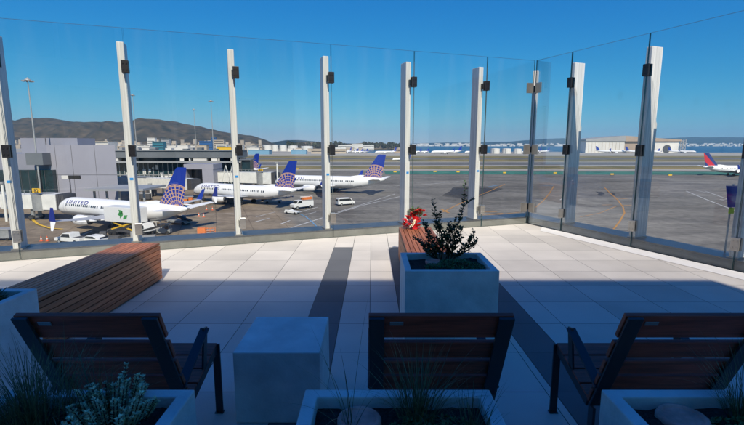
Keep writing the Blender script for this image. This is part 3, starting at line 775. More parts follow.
def hill(name, prof, Y, depth, m, base=G, rough=1., seed=0, nx=220, ny=26):
    """ridge seen at photo pixels prof [(px,py)...] at distance Y, sloping down towards and away from us"""
    prof = sorted(prof); xs = [p[0] for p in prof]; b = MB(); vs = []; fs = []
    def ridge(px):
        for (x0,y0),(x1,y1) in zip(prof, prof[1:]):
            if x0 <= px <= x1:
                t = (px-x0)/(x1-x0); t = t*t*(3-2*t)*.5+t*.5; return y0+(y1-y0)*t
    for j in range(ny+1):
        t = j/ny*1.6
        for i in range(nx+1):
            px = xs[0]+(xs[-1]-xs[0])*i/nx; top = atd(px, ridge(px), Y)
            hgt = max(1, top.z-base)
            if t <= 1: f = math.sin(t*PI/2)**1.15; 
            else: f = math.cos((t-1)*PI/2/.6)
            yy = Y-depth+depth*t; x = top.x
            nz = noise.fractal(Vector((x/depth*3.5+seed, yy/depth*3.5, seed)), 1.0, 2.1, 6)
            amp = hgt*.20*rough*math.sin(min(1,t)*PI)**.7 if t <= 1 else 0
            gul = abs(noise.noise(Vector((x/depth*6+seed*3, t*1.2, 2))))*hgt*.22*rough*math.sin(min(1,t)*PI) if t <= 1 else 0
            small = noise.fractal(Vector((x/depth*22, yy/depth*22, seed)), 1.0, 2., 4)*hgt*.018*rough
            vs.append((x, yy, base+hgt*f+nz*amp-gul+small))
    for j in range(ny):
        for i in range(nx): fs.append((j*(nx+1)+i, j*(nx+1)+i+1, (j+1)*(nx+1)+i+1, (j+1)*(nx+1)+i))
    b.add(vs, fs, True); o = b.build(name, m); o['kind'] = 'structure'
hill('scrub_hills', [(-160,128),(-100,124),(-60,122.5),(-20,123),(13,122),(25,120.5),(36,119.4),(48,119),(60,120),(75,122),(92,122.4),(105,122.8),(112,121.8),(126,122),(145,121),(165,120.2),(173,121),(180,123),(195,125.6),(210,129),(222,131.8),(233,133.6),(250,135.4),(260,138.4),(268,142.5),(276,146)], 3600, 900, 'hill', rough=1.2, seed=3)
hill('far_wooded_hill', [(255,146),(268,144.2),(278,142),(288,140.4),(300,140.2),(312,141.2),(325,142.5),(345,143.2),(372,144.5),(400,146)], 5200, 900, 'hillblue', seed=8)
hill('brown_knoll', [(284,147.5),(292,145),(302,142.4),(312,141.8),(322,143.4),(340,144.6),(352,144),(366,142.6),(380,143),(392,144.8),(402,146.6)], 2200, 300, 'knoll', rough=.8, seed=5, nx=120)
hill('east_bay_hills', [(330,146.4),(372,145),(400,144),(430,143),(450,142.4),(470,142.8),(490,142),(510,141.6),(530,140),(545,138.8),(560,138.4),(585,138.8),(610,138.2),(640,138.8),(665,138.2),(690,137.2),(705,137.4),(720,137.0),(740,137.8),(780,136.5),(820,138),(880,140),(960,141)], 12000, 3000, 'hillblue', base=G-2, rough=.9, seed=12, nx=300)

# far-off woods on the knoll
def clumps(name, n, fn, m, lab, rmin, rmax, seed):
    rr = random.Random(seed); b = MB()
    for i in range(n):
        p = fn(rr); r = rr.uniform(rmin,rmax)
        for q in range(26):
            d = Vector((rr.gauss(0,1),rr.gauss(0,1),rr.gauss(0,.8))).normalized()*r*rr.uniform(.5,1); s = r*.45
            a = Vector((rr.gauss(0,1),rr.gauss(0,1),rr.gauss(0,1))).normalized()*s; c = d.cross(a).normalized()*s
            k = p+d; b.add([k-a-c,k+a-c*.6,k+a*.7+c,k-a+c*.8],[(0,1,2,3)])
    o = b.build(name, m); o['kind'] = 'stuff'; o['label'] = lab
def fk(rr):
    px = rr.choice((rr.uniform(288,345),rr.uniform(288,345),rr.uniform(362,402))); y = rr.uniform(1700,1950); p = atd(px, 146.6-rr.random()**1.5*3.6, y); return p
clumps('distant_trees', 190, fk, 'leaf', 'dark far off trees along the brown knoll', 4, 9, 4)

# city and airport buildings in the distance
def bldg(px0, px1, pyt, Y, m, lab, cat='building', group=None, name='far_building', depth=None, band=True, roof=None):
    a, c = atd(px0, pyt, Y), atd(px1, pyt, Y); h = a.z-G; w = c.x-a.x; dp = depth or max(12, w*.6)
    e = empty(name, ((a.x+c.x)/2, Y+dp/2, G), 0, lab, cat, group); b = MB()
    b.box((-w/2,-dp/2,0),(w/2,dp/2,h)); b.build('wall', m, e)
    b = MB(); b.box((-w/2-.4,-dp/2-.4,h+.01),(w/2+.4,dp/2+.4,h+.7)); b.build('roof', roof or m, e)
    if band:
        b = MB(); nf = max(1,int(h/6))
        for k in range(nf):
            z = h*(k+.45)/nf
            b.box((-w/2+1,-dp/2-.12,z),(w/2-1,-dp/2-.02,z+1.5))
        b.build('window', 'glassdark', e)
    return e
bldg(80,108,141.6,900,'cityw','long white low building on the skyline above the lavender block', roof='cityt')
bldg(147,154.5,138.0,1300,'cityw','white mid rise block left of the teal block on the skyline')
bldg(152,163,141.8,1100,'cityteal','teal glass block below the hill crest')
bldg(161,169,139.0,1400,'cityg','grey stepped office block right of the teal block')
bldg(199,212,141.2,1200,'cityblue','wide blue block left of the beige tower block')
bldg(211,215.5,137.6,1300,'cityblue','narrow blue tower beside the beige block')
bldg(213.5,223.5,140.2,1150,'cityt','beige block with flat roof near the second light mast')
bldg(217,233,147.6,640,'yellow','long yellow shed roof beyond the concourse', band=False)
bldg(244,262,146.8,1180,'cityt','tan low warehouse left of the white tanks')
bldg(248,269,150.4,820,'blueroof','pale blue long shed beyond the taxiway, left of the two', band=False)
bldg(291,306,150.2,840,'blueroof','pale blue long shed beyond the taxiway, right of the two', band=False)
bldg(311,330,149.2,900,'cityt','tan hangar left of the middle fence post')
bldg(331,346,149.4,920,'cityt','tan hangar right of the middle fence post')
bldg(338,352,145.2,1500,'cityw','white terrace of buildings on the knoll, left block', group='white blocks on the knoll')
bldg(352,363,144.0,1500,'cityw','white terrace of buildings on the knoll, tallest block', group='white blocks on the knoll')
bldg(363,374,145.4,1500,'cityw','white terrace of buildings on the knoll, right block', group='white blocks on the knoll')
bldg(394,404,149.0,980,'citybrown','brown shed left of the bouquet post')
rr = random.Random(21)
for i in range(64):
    px = rr.uniform(84, 262); Y = rr.uniform(720, 1700); w = rr.uniform(3, 12); top = rr.uniform(144.6, 148.8)
    bldg(px, px+w, top, Y, rr.choice(('cityw','cityw','cityt','cityg')), 'small pale flat roofed building in the airport sprawl under the hill', group='small buildings under the hill', band=rr.random()<.6)
for i in range(18):
    px = rr.uniform(252, 400); Y = rr.uniform(1080, 1300); w = rr.uniform(3, 9); top = rr.uniform(147.4, 149.4)
    bldg(px, px+w, top, Y, rr.choice(('cityw','cityw','cityt')), 'tiny pale shed beyond the far apron', group='tiny sheds beyond the far apron', band=False)
b = MB()
for i in range(260):
    px = rr.uniform(-60, 262); Y = rr.uniform(2150, 2750); w = rr.uniform(5,16); h = rr.uniform(5,14); p = atd(px, 146, Y); p.z = G+8+42*((Y-2150)/600)**1.2*rr.random()
    b.box((p.x-w,Y,p.z-14),(p.x+w,Y+12,p.z+h))
o = b.build('hillside_town', 'cityt'); o['kind'] = 'stuff'; o['label'] = 'tan and pale houses scattered along the foot of the left hills'
# city specks on the far shore
b = MB()
for i in range(420):
    px = rr.uniform(405, 800); p = atd(px, 146, rr.uniform(8600, 9600)); h = rr.uniform(8,30); w = rr.uniform(15,60); p.z = G
    zb = G+max(0,(p.y-9000))*.08
    b.box((p.x-w,p.y-20,zb),(p.x+w,p.y+20,zb+h))
o = b.build('far_city', 'cityw'); o['kind'] = 'stuff'; o['label'] = 'pale specks of a city on the far shore'
def tank(px0, px1, pyt, Y, lab, grp):
    a, c = atd(px0,pyt,Y), atd(px1,pyt,Y); r = (c.x-a.x)/2; h = a.z-G; n = 28
    e = empty('storage_tank', ((a.x+c.x)/2, Y+r, G), 0, lab, 'tank', grp)
    b = MB(); b.loft([[Vector((r*math.cos(2*PI*k/n), r*math.sin(2*PI*k/n), z)) for k in range(n)] for z in (0,h*.96)]); b.build('wall', 'tank', e)
    b = MB(); b.loft([[Vector((r*q*math.cos(2*PI*k/n), r*q*math.sin(2*PI*k/n), z)) for k in range(n)] for q, z in ((1.02,h*.96+.02),(1.02,h),(.4,h*1.05),(.02,h*1.07))]); b.build('roof', 'tank', e)
    b = MB(); b.tube([Vector((-r*.5,-r*.90,0)),Vector((-r*.5,-r*.90,h))], .5, 5); b.build('ladder', 'galv', e)
for i,(a,c,t,nm) in enumerate(((262,270.5,145.4,'leftmost'),(271,277.5,145.2,'second from the left'),(278.5,286,145.4,'third from the left'),(287,297,145.8,'fourth, wide'),(300,312,146.2,'rightmost and lowest'))):
    tank(a,c,t,1250+7*i,'white skyline storage tank above the middle airliner fin, %s' % nm,'white tanks on the skyline')
for i,(a,c,t,nm) in enumerate(((492,501,148.6,'left'),(503.5,512.5,148.7,'middle'),(515,523,148.9,'right'))):
    tank(a,c,t,900,'grey white fuel tank left of the corner post, %s of three' % nm,'fuel tanks by the corner post')

# big hangar
e = None
Y = 1010; a = atd(586,142,Y); c = atd(687,142,Y); pk = atd(625,135.6,Y); w0, w1 = a.x, c.x; mid = atd(625,140,Y).x; mid2 = atd(641,140,Y).x
hw = atd(600,141.2,Y).z-G; hp = pk.z-G
e = empty('hangar', ((w0+w1)/2, Y, G), 0, 'huge white maintenance hangar with brown folded roof on the far shore', 'hangar'); ox = (w0+w1)/2
b = MB(); b.box((w0-ox,0,0),(mid-ox,90,hw)); b.box((mid2-ox,.5,0),(w1-ox-18,90,hw)); b.build('wall', 'cityw', e)
b = MB(); b.box((mid-ox+.02,2,0),(mid2-ox-.02,88,hw-1)); b.build('centre_bay', 'citybrown', e)
b = MB(); b.prism([Vector((w0-ox-2,-3,hw+.02)),Vector((mid-ox,-3,hw+.02)),Vector((mid-ox,-3,hp)),Vector((w0-ox-2,-3,hw+4))],(0,96,0)); b.build('left_roof','cityg', e)
b = MB(); b.prism([Vector((mid-ox+.05,-3.5,hw-.5)),Vector((w1-ox-14,-3.5,hw+.02)),Vector((w1-ox-14,-3.5,hw+3)),Vector((mid-ox+.05,-3.5,hp-.5))],(0,96,0)); b.build('right_roof','citybrown', e)
b = MB()
for i in range(3):
    b.bar((w1-ox-14+6*i,1,0),(w1-ox-14+6*i,1,hw+4),1.0); 
for k in range(5): b.bar((w1-ox-14,1,k*hw/5+3),(w1-ox-2,1,(k+1)*hw/5+3),.7); b.bar((w1-ox-2,1,k*hw/5+3),(w1-ox-14,1,(k+1)*hw/5+3),.7)
b.build('lattice_tower','cityg', e)
b = MB(); b.tube([Vector((w1-ox-45,-1,hw*.35)),Vector((w1-ox-45,-.4,hw*.35))],9,24); b.build('logo_disc','dgrey', e)
b = MB()
for i in range(10): x = w0-ox+6+i*(mid-w0-10)/10; b.box((x,-.2,0),(x+.6,-.05,hw-2))
b.build('door', 'cityt', e)

# light masts
def mast(px, pyt, pyb, lab, Y=None):
    p = at(px, pyb) if Y is None else atd(px, pyb, Y); top = atd(px, pyt, p.y).z; h = top-G
    e = empty('light_mast', (p.x, p.y, G), 0, lab, 'light mast', 'tall apron light masts')
    b = MB(); b.tube([Vector((0,0,0)),Vector((0,0,h*.5)),Vector((0,0,h))],[.26,.2,.12],10); b.build('pole', 'galv', e)
    b = MB(); n = 16; b.loft([[Vector((r*math.cos(2*PI*k/n),r*math.sin(2*PI*k/n),h+z)) for k in range(n)] for r,z in ((.7,-.15),(.8,-.05),(.7,.1),(.25,.4),(.05,.7))]); b.build('lamp_ring', 'galv', e)
    for k in range(8):
        a = 2*PI*k/8; b = MB(); b.box((.75,-.2,-.4),(1.35,.2,-.12), M4=Matrix.Translation((0,0,h))@Matrix.Rotation(a,4,'Z')); b.build('lamp', 'lamp', e)
# thin the masts for distance: radius is real, distance sets the size
mast(41.5, 80, 199, 'nearest light mast, rising in front of the lavender concourse block', Y=115.6)
mast(138.5, 95, 170, 'light mast right of the second fence post, against the hill', Y=250)
mast(197.5, 109.5, 170, 'shorter looking light mast left of the pair near the beige block', Y=300)
mast(215, 101, 176, 'light mast right of the pair, rising from the concourse roof line', Y=235)

# ------------------------------------------------------------------ concourse buildings
def px_box(e, px0, px1, pyt, pyb, Y, dep, name, m, o):
    a = atd(px0,pyt,Y); c = atd(px1,pyb,Y); x1 = atd(px1,pyt,Y).x
    b = MB(); b.box((a.x-o.x, Y-o.y, c.z-o.z),(x1-o.x, Y+dep-o.y, a.z-o.z)); return b.build(name, m, e)
o = Vector((-80,118,G))
e = empty('concourse_block', o, 0, 'tall windowless lavender grey cladded concourse block behind the nearest airliner', 'building')
a = atd(46,145,118); c = atd(114.5,145,118); hz = a.z-G
b = MB(); b.prism([Vector((a.x-o.x,0,0)),Vector((c.x-o.x,0,0)),Vector((c.x-o.x-14.5,24,0)),Vector((a.x-o.x,24,0))],(0,0,hz)); b.build('wall', 'panel', e)
b = MB()
for f in (.12, .36, .70): x = a.x+(c.x-a.x)*f-o.x; b.box((x-.04,-.03,0),(x+.04,-.004,hz))
b.box((a.x-o.x,-.035,hz*.52),(c.x-o.x,-.006,hz*.52+.08)); b.build('cladding_joints', 'dgrey', e)
a2 = atd(20,138,124); c2 = atd(77,138,124)
b = MB(); b.box((a2.x-o.x,6.01,hz*.3),(c2.x-o.x,14,a2.z-G)); b.build('upper_storey', 'panel2', e)
b = MB(); b.box((c2.x-o.x-9,5.9,hz),(c2.x-o.x-8.8,6,a2.z-G-.05)); b.build('joint', 'dgrey', e)
a3 = atd(-60,170,116.5); c3 = atd(52,170,116.5)
b = MB(); b.box((a3.x-o.x,-1.5,0),(c3.x-o.x,-.05,a3.z-G)); b.build('glass_front', 'teal', e)
b = MB()
for k in range(14): x = a3.x-o.x+(c3.x-a3.x)*k/14; b.box((x,-1.56,0),(x+.12,-1.502,a3.z-G))
b.build('mullions', 'dgrey', e)
b = MB(); a4 = atd(25,153,115); c4 = atd(42,165,115); x4 = atd(42,153,115).x; b.box((a4.x-o.x,-3,c4.z-G),(x4-o.x,-.02,a4.z-G)); b.build('window_bay', 'roofgrey', e)
a5 = atd(-60,150,119)
b = MB(); b.box((a5.x-o.x,1,0),(a.x-o.x-.02,25,a5.z-G-1)); b.build('left_wing', 'panel2', e)
# flat canopy in front
e = empty('service_canopy', at(116,200), 0, 'flat grey service canopy between the lavender block and nearest airliner', 'canopy'); o = e.location
a = atd(84,189,104); c = atd(143,189,104); b = MB(); b.box((a.x-o.x,104-o.y,a.z-G-.5),(c.x-o.x,116-o.y,a.z-G)); b.build('roof', 'fascia', e)
b = MB()
for k in range(5): x = a.x-o.x+1+(c.x-a.x-2)*k/4; b.box((x-.2,106-o.y,0),(x+.2,106.4-o.y,a.z-G-.5))
b.build('posts', 'galv', e)

o = Vector((-85,190,G)); e = empty('concourse', o, 0, 'long low glazed concourse with overhanging grey roof behind the jet bridges', 'building')
px_box(e,100,238,150.9,157.6,186,14,'roof','roofgrey',o)
px_box(e,100,238,150.2,150.8,185.5,15,'roof_parapet','fascia',o)
px_box(e,100,240,157.7,161.2,190,9,'clerestory','teal',o)
px_box(e,100,241,161.3,162.8,185,15,'lower_roof','fascia',o)
px_box(e,100,240,162.9,184.6,189,10,'glass_wall','teal',o)
b = MB(); rr = random.Random(4)
x0, x1 = atd(100,170,189).x, atd(240,170,189).x; zt = atd(120,162.9,189).z-G
k = x0
while k < x1:
    b.box((k-o.x,-1.10,0),(k+.28-o.x,-1.02,zt)); k += 2.1
b.box((x0-o.x,-1.13,zt*.42),(x1-o.x,-1.04,zt*.42+.3)); b.build('mullions', 'galv', e)
b = MB()
for i in range(40):
    x = rr.uniform(x0+1,x1-3)-o.x; z = rr.uniform(.5,zt-2.5); b.box((x,-1.06,z),(x+rr.uniform(.5,1.6),-1.015,z+rr.uniform(.8,2.2)))
b.build('window_blinds', 'bridge', e)
px_box(e,241.5,250,160.2,173.5,182,5,'end_hall','teal',o)
px_box(e,239,251,159.4,160.1,181,7,'end_roof','roofgrey',o)
b = MB(); 
for i in range(9):
    x = rr.uniform(x0+4,x1-6)-o.x; z = atd(120,157.4,186).z-G; b.box((x,-3.8,z-1.4),(x+rr.uniform(2,6),-3.7+3,z-.5))
b.build('signs', 'cityw', e)
for i in range(7):
    x = x0+6+(x1-x0-12)*i/7+rr.uniform(-1,1)-o.x; z = atd(120,150.2,185.5).z-G; b = MB(); b.box((x,3,z+.01),(x+rr.uniform(1.2,3),6,z+rr.uniform(.5,1.1))); b.build('roof_unit', rr.choice(('cityg','cityw','roofgrey')), e)
# portal
o = at(198,187); e = empty('gate_portal', o, 0, 'lavender grey gate portal with dark opening left of the middle jet bridge', 'gate house'); Y = o.y
Y = 165; e.location = Vector((atd(198,187,Y).x, Y, G)); o = e.location
px_box(e,183.5,213,164.2,169.2,Y,10,'lintel','panel',o); px_box(e,202,213,169.25,187,Y+.02,10,'right_pier','panel',o); px_box(e,183.5,186,169.25,187,Y+.02,10,'left_pier','panel',o); px_box(e,186.1,201.9,169.3,187,Y+5,4,'opening','glassdark',o)

def text_mesh(body, size):
    cu = bpy.data.curves.new('t','FONT'); cu.body = body; cu.size = size; cu.space_character = 1.08; cu.offset = size*.012
    t = bpy.data.objects.new('t', cu); COL.objects.link(t)
    dg = bpy.context.evaluated_depsgraph_get(); me = bpy.data.meshes.new_from_object(t.evaluated_get(dg))
    bm = bmesh.new(); bm.from_mesh(me)
    for k in range(1, 12):
        bmesh.ops.bisect_plane(bm, geom=bm.verts[:]+bm.edges[:]+bm.faces[:], plane_co=(0,size*.75*k/12,0), plane_no=(0,1,0))
    vs = [v.co.copy() for v in bm.verts]; bm.verts.index_update(); fs = [tuple(v.index for v in f.verts) for f in bm.faces]
    bm.free(); bpy.data.objects.remove(t); return vs, fs
# ------------------------------------------------------------------ jet bridges
def bridge(px0,px1,pyt,pyb,Y0,Y1,lab,cabpx=None, legs=(.25,.8), trusses=False, sign=None):
    a, c = atd(px0,pyt,Y0), atd(px1,pyt,Y1); zt = (a.z+c.z)/2-G; zb = atd((px0+px1)/2,pyb,(Y0+Y1)/2).z-G
    p0, p1 = Vector((a.x,a.y,0)), Vector((c.x,c.y,0)); d = (p1-p0); L = d.length; ang = math.atan2(d.y,d.x)
    e = empty('jet_bridge', (p0.x,p0.y,G), ang, lab, 'jet bridge', 'jet bridges')
    def tun(x0,x1,w,z0,z1,nm,m):
        b = MB(); b.box((x0,-w,z0),(x1,w,z1))
        k = x0+.3
        while k < x1: b.box((k,-w-.05,z0+.15),(k+.12,-w-.004,z1-.15)); k += .7
        b.build(nm, m, e)
    tun(0, L*.55, 1.55, zb+.25, zt-.2, 'inner_tunnel', 'bridge'); tun(L*.5, L*.86, 1.75, zb, zt, 'outer_tunnel', 'bridge')
    b = MB(); n = 20; r = 2.3
    b.loft([[Vector((L*.9+r*math.cos(2*PI*k/n), r*math.sin(2*PI*k/n), z)) for k in range(n)] for z in (zb-.3,zt+.2)]); b.build('rotunda', 'bridgeg', e)
    b = MB(); b.box((L*.9+1.2,-2.0,zb-.1),(L+2.2,2.2,zt+.1)); b.build('cab', 'bridge', e)
    b = MB()
    for k in range(5): b.box((L+2.25+k*.35,-1.9+.03*k,zb-.1+.05*k),(L+2.5+k*.35,2.1-.03*k,zt+.2-.05*k))
    b.build('bellows', 'dgrey', e)
    for f in legs:
        b = MB(); b.box((L*f-.35,-1.1,0.9),(L*f+.35,-.7,zb-.02)); b.box((L*f-.35,.7,.9),(L*f+.35,1.1,zb-.02)); b.box((L*f-.5,-1.6,.5),(L*f+.5,1.6,.9)); b.build('leg', 'bridgeg', e)
        for s in (-1,1):
            b = MB(); b.tube([Vector((L*f,s*1.35-.25,.6)),Vector((L*f,s*1.35+.25,.6))],.6,14); b.build('wheel', 'black', e)
    b = MB(); b.box((L*.1,-1.2,zt+.02),(L*.5,.6,zt+.35))
    for k in range(6): b.bar((L*.52+k*L*.06,-1.5,zt),(L*.52+k*L*.06,-1.5,zt+1.0),.08)
    b.bar((L*.52,-1.5,zt+1),(L*.85,-1.5,zt+1),.08); b.build('roof_rails', 'galv', e)
    if trusses:
        b = MB()
        for x in (L*.3, L*.42):
            b.bar((x-2,-1.7,zb),(x,-1.7,zt+2.6),.22); b.bar((x+2,-1.7,zb),(x,-1.7,zt+2.6),.22)
        b.build('brace', 'bridge', e)
    if sign:
        s = MB(); s.box((L*.93-.95,-2.6,zt+.5),(L*.93+.95,-2.45,zt+1.5)); so = s.build('gate_sign', 'yellow', e)
        vs_, fs_ = text_mesh(sign, 1.05); wd = max(v.x for v in vs_)
        MB().add([(L*.93-wd/2+v.x,-2.64,zt+.62+v.y) for v in vs_], fs_).build('gate_number','black',so)
    return e
bridge(-40,53,193.5,207.5,99,97,'white jet bridge with grey rotunda docked at the nose of the nearest airliner',sign='82')
bridge(118,186,177.5,187.0,150,138,'white jet bridge docked at the nose of the middle airliner',sign='84')
bridge(212,268,172.0,182.5,172,166,'white jet bridge with braced frames docked at the farthest airliner',trusses=True,sign='86')

# dark gate board on a pole
p = at(70,200); Y = 103; p = Vector((atd(70,190,Y).x,Y,G)); e = empty('gate_board', p, 0, 'dark docking display board on a pole before the lavender block', 'sign')
zt = atd(70,175.5,Y).z-G; zb = atd(70,179,Y).z-G; xl = atd(62,176,Y).x-p.x; xr = atd(80,176,Y).x-p.x
b = MB(); b.box((xl+1.6,-.2,zb),(xr,.2,zt)); b.build('board', 'black', e)
b = MB(); b.box((xl,-.2,zb),(xl+1.58,.2,zt)); b.build('white_panel', 'cityw', e)
b = MB(); b.tube([Vector((.2,0,0)),Vector((.2,0,zb))],.12,8); b.build('pole', 'dgrey', e)

# ------------------------------------------------------------------ airliners
def airliner(nose, tail, lab, group, style='globe', k=1.0, title=True, detail=True):
    """nose, tail: ground points (Vector); k scales the height of the whole aeroplane"""
    d = Vector((nose.x-tail.x, nose.y-tail.y, 0)); Lw = d.length; mid = (nose+tail)/2
    L = Lw/k
    e = empty('airliner', (mid.x,mid.y,G), math.atan2(d.y,d.x), lab, 'airplane', group); e.scale = (k,k,k)
    r, zc = 1.92, 3.55; x0 = L/2
    st = [(0,.03,-.42),(.006,.26,-.40),(.015,.44,-.34),(.03,.62,-.25),(.05,.78,-.16),(.075,.90,-.08),(.105,.97,-.02),(.14,1,0),(.30,1,0),(.5,1,0),(.66,1,0),(.74,.95,.06),(.81,.82,.17),(.87,.66,.31),(.92,.48,.44),(.96,.31,.55),(.985,.19,.62),(1,.06,.66)]
    n = 28; rings = []
    for s, q, zo in st: rings.append([Vector((x0-s*L, r*q*math.sin(2*PI*i/n), zc+r*zo+r*1.04*q*math.cos(2*PI*i/n))) for i in range(n)])
    b = MB(); b.loft(rings)
    # belly faces take the grey paint
    for i, f in enumerate(b.f):
        if len(f) == 4:
            zz = sum(b.v[j][2] for j in f)/4; xx = sum(b.v[j][0] for j in f)/4
            if zz < zc-r*.42 and xx > -L*.30: b.mi[i] = 1
    b.build('fuselage', ['white','grey'], e)
    def ys(z): return r*math.sqrt(max(.01, 1-(z/(r*1.04))**2))+.015
    # windows: small dark panes following the curve
    if detail:
        b = MB(); zw = zc+.55; ya, yb = ys(.33), ys(.77)
        x = x0-.125*L
        while x > -L*.24:
            if R.random() < .93:
                for s in (-1,1): b.add([(x,s*ya,zw-.22),(x-.34,s*ya,zw-.22),(x-.34,s*yb,zw+.22),(x,s*yb,zw+.22)],[(0,1,2,3)])
            x -= .62
        b.build('cabin_windows', 'glassdark', e)
        b = MB()
        for s in (-1,1):
            b.add([(x0-.030*L,s*.55,zc+.52),(x0-.052*L,s*1.15,zc+.62),(x0-.060*L,s*1.05,zc+1.15),(x0-.042*L,s*.50,zc+1.02)],[(0,1,2,3)])
        b.build('cockpit_windows', 'glassdark', e)
        b = MB()
        for fx in (.105,.70):
            for s in (-1,1):
                x = x0-fx*L
                for (xa,xb,za,zb2) in ((x,x-.05,-.9,.95),(x-.85,x-.90,-.9,.95)):
                    zs = [za+(zb2-za)*q/6 for q in range(7)]
                    b.add([(xx,s*ys(z),zc+z) for z in zs for xx in (xa,xb)], [(2*q,2*q+1,2*q+3,2*q+2) for q in range(6)])
        b.build('door_outline', 'grey', e)
    if title:
        vs, fs = text_mesh('UNITED', 1.55); ww = max(v.x for v in vs)
        b = MB(); xs = x0-.125*L
        pts = []
        for v in vs:
            zz = .86+v.y*.62; pts.append((xs-v.x*1.2, ys(zz)+.02, zc+zz))
        b.add(pts, fs); b.build('airline_title', 'titleblue', e)
    # fin
    zt0 = zc+r*.80; zt1 = 12.6; xf = -L/2
    def fin_sec(z, xle, xte, t): return [Vector((xle,0,z)),Vector((xle-(xle-xte)*.3,t,z)),Vector((xte,.02,z)),Vector((xte,-.02,z)),Vector((xle-(xle-xte)*.3,-t,z))]
    b = MB(); b.loft([fin_sec(zt0-.5,xf+8.0,xf+1.2,.26),fin_sec(zt0+.6,xf+7.2,xf+1.1,.24),fin_sec(zt1-.25,xf+2.5,xf-.2,.11),fin_sec(zt1,xf+2.0,xf-.2,.08)],smooth=False)
    fo = b.build('tail_fin', {'globe':'globe','red':'redfin','blue':'blue'}[style], e)
    b = MB(); b.loft([[Vector((xf+12.0,0,zc+r*1.02)),Vector((xf+7.4,.2,zc+r*.9)),Vector((xf+7.4,-.2,zc+r*.9))],[Vector((xf+8.4,0,zc+r+.55)),Vector((xf+7.0,.1,zt0+.9)),Vector((xf+7.0,-.1,zt0+.9))]],smooth=False); b.build('dorsal_fin', 'white', e)
    for s in (-1,1):
        def sec(y, xle, xte, z, t): return [Vector((xle,s*y,z)),Vector((xle-(xle-xte)*.35,s*y,z+t)),Vector((xte,s*y,z+.02)),Vector((xte,s*y,z-.02)),Vector((xle-(xle-xte)*.35,s*y,z-t))]
        rr_ = [sec(.5,xf+5.6,xf+1.4,zc+.9,.22),sec(7.0,xf+1.7,xf+.1,zc+1.7,.08)]
        b = MB(); b.loft(rr_ if s>0 else rr_[::-1], smooth=False); b.build('tailplane', 'white', e)
        # wing
        xr = x0-.385*L
        rr_ = [sec(1.2,xr,xr-7.6,zc-1.25,.45),sec(5.6,xr-2.9,xr-7.9,zc-.85,.28),sec(16.2,xr-8.9,xr-10.6,zc+.55,.09)]
        b = MB(); b.loft(rr_ if s>0 else rr_[::-1], smooth=False); wo = b.build('wing', 'grey', e)
        wl = [sec(16.2,xr-8.95,xr-10.6,zc+.55,.06),sec(16.55,xr-9.4,xr-10.8,zc+1.2,.06)]
        b = MB(); b.loft([[Vector((xr-9.0,s*16.2,zc+.5)),Vector((xr-10.65,s*16.2,zc+.5)),Vector((xr-10.65,s*16.3,zc+.55)),Vector((xr-9.0,s*16.3,zc+.55))],
                          [Vector((xr-10.6,s*16.75,zc+3.0)),Vector((xr-11.3,s*16.75,zc+3.0)),Vector((xr-11.3,s*16.8,zc+3.0)),Vector((xr-10.6,s*16.8,zc+3.0))]],smooth=False)
        b.build('winglet', 'blue', wo)
        b = MB(); b.loft([[Vector((xr-9.3,s*16.2,zc+.48)),Vector((xr-10.65,s*16.2,zc+.48)),Vector((xr-10.65,s*16.26,zc+.46)),Vector((xr-9.3,s*16.26,zc+.46))],
                          [Vector((xr-10.4,s*16.9,zc-.9)),Vector((xr-10.9,s*16.9,zc-.9)),Vector((xr-10.9,s*16.94,zc-.9)),Vector((xr-10.4,s*16.94,zc-.9))]],smooth=False)
        b.build('lower_winglet', 'white', wo)
        if detail:
            b = MB()
            for y in (6.6,9.2,12.0):
                xx = xr-2.9-(y-5.6)*.566; b.tube([Vector((xx-2.4,s*y,zc-.95+(y-5.6)*.13)),Vector((xx-4.2,s*y,zc-1.0+(y-5.6)*.13)),Vector((xx-5.6,s*y,zc-.9+(y-5.6)*.13))],[.05,.24,.05],8)
            b.build('flap_fairings', 'white', wo)
        # engine
        en = MB(); xe = xr-.2; ze = zc-1.75; m = 18
        prof = [(1.9,.80),(2.05,.95),(1.6,1.08),(0,1.10),(-1.4,.92),(-2.0,.72)]
        en.loft([[Vector((xe+px_,s*4.85+q*math.sin(2*PI*i/m),ze+q*math.cos(2*PI*i/m))) for i in range(m)] for px_, q in prof], cap=False)
        eo = en.build('engine', 'white', wo)
        en = MB(); en.tube([Vector((xe+1.75,s*4.85,ze)),Vector((xe+1.7,s*4.85,ze))],.86,18); en.tube([Vector((xe-1.6,s*4.85,ze)),Vector((xe-3.0,s*4.85,ze+.05))],[.6,.2],14); en.build('fan', 'dgrey', eo)
        en = MB(); en.prism([Vector((xe+1.0,s*4.85-.15,ze+1.0)),Vector((xe-3.2,s*4.85-.15,ze+1.2)),Vector((xe-3.0,s*4.85-.15,ze+.5)),Vector((xe-.5,s*4.85-.15,ze+.8))],(0,.3,0)); en.build('pylon', 'grey', eo)
        # main gear
        g = MB(); xg = xr-5.8; g.tube([Vector((xg,s*2.9,zc-1.3)),Vector((xg,s*2.9,.55))],.16,8); g.build('gear_leg', 'galv', e)
        for w in (-.45,.2):
            g = MB(); g.tube([Vector((xg,s*2.9+w,.56)),Vector((xg,s*2.9+w+.3,.56))],.56,16); g.build('wheel', 'black', e)
    g = MB(); xg = x0-.10*L; g.tube([Vector((xg,0,zc-r*.9)),Vector((xg,0,.35))],.11,8); g.build('gear_leg', 'galv', e)
    g = MB(); g.tube([Vector((xg,-.35,.35)),Vector((xg,-.12,.35))],.35,14); g.tube([Vector((xg,.12,.35)),Vector((xg,.35,.35))],.35,14); g.build('nose_wheels', 'black', e)
    g = MB(); g.tube([Vector((-L/2+.6,0,zc+r*.63)),Vector((-L/2-.35,0,zc+r*.7))],[.22,.1],8); g.build('tail_cone', 'dgrey', e)
    return e
GA = 'parked airliners with blue globe fins'
